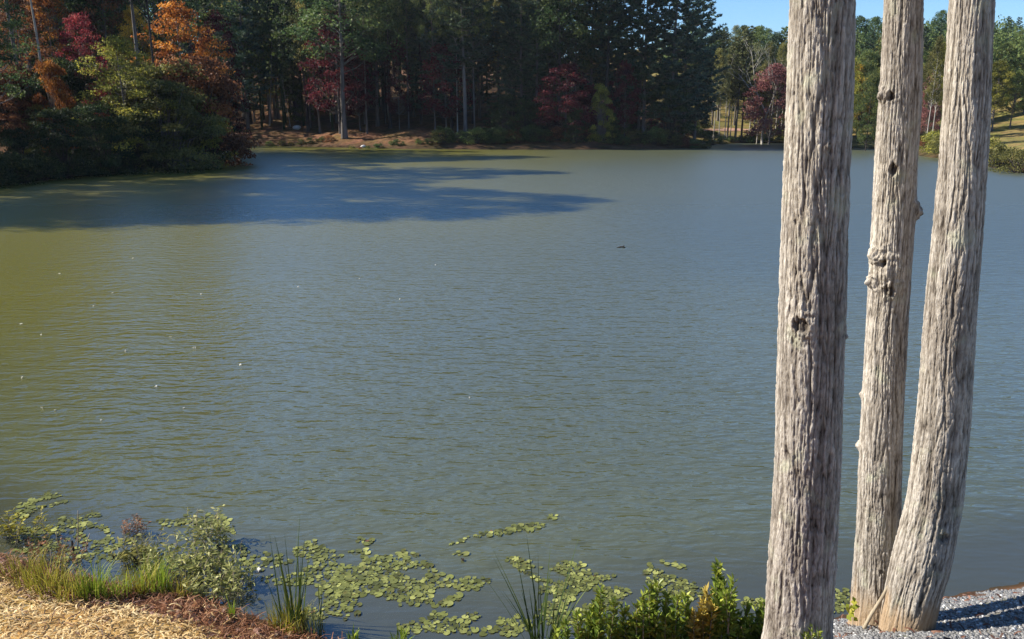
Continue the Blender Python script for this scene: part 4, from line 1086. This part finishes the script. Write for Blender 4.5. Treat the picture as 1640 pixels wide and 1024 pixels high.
def weed(name, px, py, h, spread, nst, label, matn='weed', leaf=.075, flowers=0):
    p = on_z(px, py)
    root = link(name, None, loc=(p[0], p[1], 0)); S_ = Geo(); L_ = Geo()
    for _ in range(nst):
        a_ = random.random() * 6.28; hb = spread * .6 * math.sqrt(random.random())
        b = np.array([math.cos(a_) * hb * 1.3, math.sin(a_) * hb * .6, -.03])
        a2 = random.random() * 6.28; hl = h * random.uniform(.35, 1.1); o = hl * random.uniform(.1, .7)
        e = b + np.array([math.cos(a2) * o, math.sin(a2) * o, hl]); mid = (b + e) / 2 + np.array([0, 0, hl * .14])
        S_.tube([b, mid, e], [.004, .003, .0015], 4, a=random.random())
        for t in np.linspace(.25, 1.0, 7):
            c_ = b * (1 - t) ** 2 + 2 * mid * t * (1 - t) + e * t * t
            d_ = rng.normal(size=(2, 3)); d_[:, 2] = np.abs(d_[:, 2]) * .4
            d_ /= np.linalg.norm(d_, axis=1)[:, None]
            L_.leaves(c_ + d_ * leaf * .5, leaf, leaf * .26, np.clip(rng.normal(.5, .25, 2), 0, 1), dirs=d_, bias=.3)
    link('stems', S_.mesh('stems'), root, M['dead_stem']); link('leaves', L_.mesh('leaves'), root, M[matn])
    tag(root, label, 'water weeds', 'tangled water weeds off the left bank')
weed('water_weed', 325, 872, .38, .42, 30, 'upper clump of tangled water weeds, below the bright green pads')
weed('water_weed', 290, 915, .30, .55, 38, 'broad middle clump of tangled water weeds', 'weed')
weed('water_weed', 345, 925, .32, .55, 42, 'clump of water weeds leaning out over dark water')
weed('water_weed', 360, 950, .28, .40, 28, 'lowest water weed clump, right of the russet bank')
weed('water_weed', 232, 898, .34, .36, 24, 'water weeds behind the tall grass, with reddish stems', 'olive')
weed('water_weed', 40, 862, .34, .40, 22, 'yellowed water weeds at the far left waterline', 'grass_yellow')
weed('water_weed', 85, 905, .34, .40, 22, 'dry seed heads standing behind the left grass tufts', 'dead_grass', .05)
weed('water_weed', 215, 855, .26, .2, 16, 'thin reddish stalk with pale tips, standing in open water', 'dead_grass', .045)
def stalk(pts_px, r, label, matn='dead_stem', name='dead_stalk'):
    base = on_z(*pts_px[0]); y0 = base[1]
    pts = [on_y(px, py, y0 + .01 * k_) for k_, (px, py) in enumerate(pts_px)]
    pts[0] = pts[0] + np.array([0, 0, -.03])
    g = Geo(); pp_ = np.array(pts) - base; g.tube(pp_, np.linspace(r, r * .55, len(pp_)), 6)
    tag(link(name, g.mesh(name), mat=M[matn], loc=base), label, 'stalk')
stalk([(124, 882), (125, 850), (125, 818)], .007, 'tall straight pale dead stalk standing in the left shallows')
stalk([(136, 880), (140, 866), (144, 855)], .008, 'short pale stalk leaning right beside the tall straight one')
stalk([(70, 852), (69, 842), (64, 838), (67, 832)], .006, 'crooked pale stalk with a bent tip near the left edge')
stalk([(94, 872), (91, 860), (90, 852)], .007, 'pale broken stalk left of the tall straight one')
stalk([(82, 935), (83, 905), (81, 882)], .008, 'dry brown reed behind the left grass tufts')
stalk([(184, 896), (180, 888), (176, 883)], .010, 'short black stub poking out of the water', 'dark_stem')
stalk([(222, 900), (215, 893), (211, 886), (212, 879)], .010, 'curved black twig arching out of the water', 'dark_stem')
stalk([(118, 882), (116, 874), (115, 866)], .016, 'dark rotten stump at the foot of the tall pale stalk', 'dark_stem')
stalk([(316, 838), (315, 830), (317, 815)], .006, 'pale flower stalk above the tangled water weeds')
stalk([(354, 886), (355, 878)], .008, 'little white stub rising from the water weeds')
stalk([(385, 882), (386, 872), (388, 866)], .006, 'faint pale stalk right of the water weeds')

def shrub(label, shoots, matn='shrub', name='leafy_shrub', leaf=.09, yb=5.35):
    xs = [on_y(px, py, yb) for px, py, _ in shoots]
    x0 = float(np.mean([q_[0] for q_ in xs])); z0 = max(tz(x0, yb), 0)
    root = link(name, None, loc=(x0, yb, z0 - .03)); S_ = Geo(); L_ = Geo(); lc, ld, ll, lt = [], [], [], []
    extra = [(px + random.gauss(0, 20), py + random.uniform(15, 60), .8) for px, py, _ in shoots for _k in range(2)]
    for px, py, sp in list(shoots) + extra:
        yy_ = yb + random.uniform(-.15, .15)
        e = on_y(px, py, yy_) - np.array([x0, yb, z0 - .03])
        b = np.array([e[0] * .55 + random.gauss(0, .05), (yy_ - yb) * .5, 0.0])
        mid = (b + e) / 2 + np.array([(e[0] - b[0]) * .15, random.gauss(0, .03), .02])
        S_.tube([b, mid, e], [.007, .005, .002], 5)
        ln = np.linalg.norm(e - b); n = int(ln * 190 * sp)
        for t in np.linspace(.12, 1.0, n):
            c_ = b * (1 - t) ** 2 + 2 * mid * t * (1 - t) + e * t * t
            d_ = rng.normal(size=(1, 3)); d_[:, 2] = .35 + .7 * t + .4 * rng.random()
            d_ /= np.linalg.norm(d_)
            l_ = leaf * (1.2 - .45 * t)
            lc.append(c_ + d_[0] * l_ * .5); ld.append(d_[0]); ll.append(l_); lt.append(.3 + .3 * t)
    ll = np.array(ll); L_.leaves(lc, ll, ll * .3, np.clip(np.array(lt) + rng.normal(0, .18, len(lt)), 0, 1), dirs=ld, bias=.2)
    link('stems', S_.mesh('stems'), root, M['dead_stem']); link('leaves', L_.mesh('leaves'), root, M[matn])
    tag(root, label, 'shrub', 'evergreen shrubs along the bottom edge')
shrub('low leafy shrub at the left end of the shrub row, by the leaning rushes', [(905, 1000, 1), (925, 985, 1), (945, 992, 1), (890, 1010, 1), (955, 965, 1), (970, 985, 1), (935, 1010, 1)])
shrub('dark bushy shrub with two blunt tops, left half of the shrub row', [(962, 948, 1.2), (985, 965, 1), (1000, 975, 1), (1015, 985, 1), (975, 1000, 1), (1000, 1005, 1), (1030, 1000, 1)])
shrub('bushy shrub with dense dark tops in the middle of the shrub row', [(1040, 940, 1.3), (1055, 935, 1.3), (1030, 955, 1), (1068, 955, 1.2), (1050, 985, 1), (1075, 985, 1), (1085, 960, 1.2), (1060, 1005, 1), (1020, 970, 1)])
shrub('shrub with golden yellow leaves along one leaning shoot', [(1133, 947, 1.1), (1125, 965, 1), (1112, 985, 1)], 'shrub_gold')
shrub('rounded shrub right of the golden shoot', [(1098, 955, 1.2), (1105, 980, 1), (1120, 1000, 1), (1140, 985, 1), (1090, 1000, 1), (1130, 1010, 1), (1145, 1005, 1)])
shrub('tall spiky shrub whose single green spike stands over the water', [(1150, 906, 1.5), (1155, 930, 1.3), (1163, 955, 1), (1150, 965, 1), (1172, 965, 1), (1160, 990, 1), (1178, 985, 1), (1145, 975, 1)])
shrub('yellow-green shrub touching the thickest trunk', [(1195, 970, 1), (1210, 975, 1), (1222, 965, 1.2), (1232, 975, 1), (1200, 995, 1), (1220, 995, 1), (1186, 990, 1), (1235, 1000, 1), (1238, 985, 1)])
shrub('small leafy sprig at the foot of the thickest trunk', [(1300, 1005, 1), (1310, 1012, 1), (1290, 1015, 1)], yb=4.25, leaf=.05)

# vine leaves and root by the middle trunk
root = link('vine_sprig', None, loc=on_y(1368, 985, 5.45)); L_ = Geo(); S_ = Geo(); o0 = on_y(1368, 985, 5.45)
S_.tube([o0 * 0 + [0, 0, -.1], [-.01, 0, 0], [-.02, 0, .12]], [.004, .003, .002], 5)
for px, py in ((1368, 965), (1362, 972), (1357, 976), (1366, 978), (1370, 972), (1364, 984), (1360, 990), (1370, 992), (1367, 960), (1358, 970)):
    L_.leaves([on_y(px, py, 5.43) - o0], .055, .045, [random.random()], updir=np.array([[-1, -1.5, .5]]))
link('stem', S_.mesh('stem'), root, M['dead_stem']); link('leaves', L_.mesh('leaves'), root, M['vine'])
tag(root, 'small yellow-green vine sprig at the left foot of the knobbly middle trunk', 'vine')
g = Geo(); b0 = on_y(1384, 1004, 5.35); pts = [on_y(*q_, 5.35 - .02 * k_) - b0 for k_, q_ in enumerate(((1384, 1006), (1396, 984), (1410, 962), (1424, 938), (1430, 925)))]
g.tube(pts, [.016, .015, .014, .012, .009], 7); tag(link('fallen_branch', g.mesh('fallen_branch', True), mat=M['dead_stem'], loc=b0), 'grey stick leaning between the middle trunk and the leaning trunk', 'stick')

# ------------------------------------------------------------------ ground cover near the camera
def strands(n, test, xr, yr, length, width, matn, name, label, upright=.15, lift=.012):
    xs = rng.uniform(*xr, n * 3); ys = rng.uniform(*yr, n * 3)
    s_ = shore_sd(xs, ys); k_ = test(xs, ys, s_); xs, ys = xs[k_][:n], ys[k_][:n]; n = len(xs)
    z = np.maximum(terrain(xs, ys), 0) + rng.random(n) * lift
    d = rng.normal(size=(n, 3)); d[:, 2] = np.abs(d[:, 2]) * upright; d /= np.linalg.norm(d, axis=1)[:, None]
    sd_ = np.cross(d, rng.normal(size=(n, 3)) * .4 + np.array([0, 0, 1])); sd_ /= np.linalg.norm(sd_, axis=1)[:, None]
    up = np.cross(sd_, d)
    ln = length * rng.uniform(.5, 1.4, n); wd = width * rng.uniform(.6, 1.4, n); cv = rng.normal(0, .3, n)
    V = []
    for t in (0, .33, .67, 1.0):
        c_ = np.stack([xs, ys, z], 1) + d * (ln * (t - .3))[:, None] + sd_ * (cv * ln * (t - .5) ** 2)[:, None] + up * (ln * .18 * (1 - (2 * t - 1) ** 2))[:, None]
        V += [c_ - sd_ * wd[:, None] * .5, c_ + sd_ * wd[:, None] * .5]
    V = np.stack(V, 1).reshape(-1, 3)
    b = np.arange(n)[:, None] * 8
    f = np.concatenate([b + np.array([[2 * q_, 2 * q_ + 1, 2 * q_ + 3, 2 * q_ + 2]]) for q_ in range(3)])
    tone = np.clip(.5 + .28 * vnoise(xs * 3, ys * 3) + .2 * rng.normal(size=n), 0, 1)
    tag(link(name, mesh_np(name, V, f, [M[matn]], False, {'v': np.repeat(tone, 8)})), label, kind='stuff')
edge = lambda x, y: .56 + .18 * vnoise(x * 1.7, y * 1.7) + .15 * vnoise(x * 5, y * 5)
strands(20000, lambda x, y, s_: (s_ > edge(x, y)) & (x < -1.9 + .3 * vnoise(y * 3, x * 3)), (-9, -1.5), (4.2, 8.2), .075, .010, 'straw', 'straw_mulch', 'pale wood straw mulch spread over the bank', lift=.03)
strands(9000, lambda x, y, s_: (s_ > .05) & (s_ < edge(x, y) + .12) & (x < -1.0), (-9, -.8), (4.6, 8.8), .13, .006, 'dead_grass', 'dead_grass', 'russet dead grass and pine needles along the waterline', upright=.7, lift=.03)
strands(1100, lambda x, y, s_: (s_ > .2) & (s_ < edge(x, y)) & (x < -1.5), (-9, -1.3), (4.6, 8.6), .07, .009, 'straw', 'straw_wisps', 'stray wisps of straw blown into the russet grass', upright=.3, lift=.05)
strands(1500, lambda x, y, s_: (s_ > edge(x, y)) & (x < -1.8), (-9, -1.5), (4.2, 8.0), .10, .007, 'twig', 'leaf_litter', 'brown needles and dead leaves lying on the straw', upright=.25, lift=.05)
strands(1800, lambda x, y, s_: (s_ > .15) & (s_ < edge(x, y) + .2) & (x < -1.0), (-9, -.8), (4.6, 8.8), .055, .03, 'twig', 'leaf_litter', 'brown twigs and dead leaves at the edge of the straw', upright=.3, lift=.04)
strands(2600, lambda x, y, s_: (s_ > .05) & (x > -.9) & (x < 2.1), (-.9, 2.2), (4.4, 6.4), .12, .008, 'twig', 'leaf_litter', 'dead leaves under the shrubs', upright=.5, lift=.03)
strands(260, lambda x, y, s_: (s_ > .1) & (x > 1.9), (1.9, 4.6), (4.2, 6.6), .06, .014, 'twig', 'leaf_litter', 'dead leaves and bits of bark on the gravel', upright=.3, lift=.03)
def gravel(n):
    xs = rng.uniform(1.75, 5.2, n); ys = rng.uniform(4.2, 6.9, n); s_ = shore_sd(xs, ys)
    k_ = (s_ > .3 + .2 * vnoise(xs * 4, ys * 4)); xs, ys = xs[k_], ys[k_]; n = len(xs)
    z = terrain(xs, ys); r = .0075 * rng.uniform(.5, 2.0, n)
    cube = np.array([[-1, -1, -1], [1, -1, -1], [1, 1, -1], [-1, 1, -1], [-1, -1, 1], [1, -1, 1], [1, 1, 1], [-1, 1, 1]], float) * .75
    V = cube[None] * (1 + .35 * rng.normal(size=(n, 8, 3)).clip(-1.2, 1.2)) * r[:, None, None]
    a_ = rng.random(n) * 6.28; ca, sa = np.cos(a_), np.sin(a_)
    V = np.stack([V[..., 0] * ca[:, None] - V[..., 1] * sa[:, None], V[..., 0] * sa[:, None] + V[..., 1] * ca[:, None], V[..., 2] * .7], -1)
    V += np.stack([xs, ys, z + r * .35], 1)[:, None]
    F_ = np.array([[3, 2, 1, 0], [4, 5, 6, 7], [0, 1, 5, 4], [1, 2, 6, 5], [2, 3, 7, 6], [3, 0, 4, 7]])
    f = (np.arange(n)[:, None, None] * 8 + F_[None]).reshape(-1, 4)
    tone = np.clip(rng.normal(.46, .15, n), 0, 1); tone[rng.random(n) < .04] = 1
    tag(link('gravel', mesh_np('gravel', V.reshape(-1, 3), f, [M['stone']], False, {'v': np.repeat(tone, 8)})), 'grey crushed gravel around the foot of the trunks', kind='stuff')
gravel(27000)

# ------------------------------------------------------------------ things adrift on the lake
def drift(name, px, py, size, label, cat, matn, group=None):
    p = on_z(px, py); g = Geo()
    n = 3
    c_ = rng.normal(size=(n, 3)) * size * np.array([.22, .22, .0]) + np.array([0, 0, size * .12])
    g.leaves(c_, size, size * .6, rng.random(n), bias=2.5, fold=.3)
    tag(link(name, g.mesh(name), mat=M[matn], loc=(p[0], p[1], .006), rot=(0, 0, random.random() * 6)), label, cat, group)
for px, py in ((213, 414), (95, 439), (180, 470), (150, 491), (66, 537), (201, 563), (34, 520), (697, 425), (751, 638), (272, 541), (310, 558), (36, 606), (67, 654), (88, 658), (163, 674), (575, 447), (295, 655), (640, 480), (385, 585), (322, 472), (478, 460), (250, 620)):
    drift('floating_leaf', px, py, .04 * (py / 520 if py < 520 else 520 / py) + .01, 'tiny pale leaf floating far out on the open water', 'leaf', 'white_leaf', 'pale leaves floating on the open water')
drift('floating_leaf', 414, 914, .07, 'white leaf floating in dark water left of the rushes', 'leaf', 'white_leaf')
drift('floating_leaf', 740, 899, .05, 'small dark leaf floating below the adrift lily pads', 'leaf', 'dark_stem')
p = on_z(996, 397); g = Geo()
g.tube([[-.32, 0, .0], [-.1, .05, .05], [.05, 0, .07], [.2, -.04, .02]], [.02, .045, .05, .03], 6); g.tube([[.0, 0, .05], [.12, .05, .13], [.16, .06, .16]], [.03, .025, .012], 6)
tag(link('floating_branch', g.mesh('floating_branch', True), mat=M['dark_stem'], loc=p, scl=(.6, .6, .5)), 'dark branch stub breaking the surface in mid lake', 'branch')

# ------------------------------------------------------------------ thin autumn haze
g = Geo(); box_geo(g, (10, 170, 22), (420, 420, 54))
hz = link('haze', g.mesh('haze'))
mh, nt, out = newmat('thin haze')
pv = nt.nodes.new('ShaderNodeVolumePrincipled'); pv.inputs['Color'].default_value = (.86, .93, 1, 1); pv.inputs['Density'].default_value = .00012; pv.inputs['Anisotropy'].default_value = .2
nt.links.new(pv.outputs[0], out.inputs['Volume'])
hz.data.materials.append(mh)
tag(hz, 'thin pale haze in the air over the lake', kind='stuff')
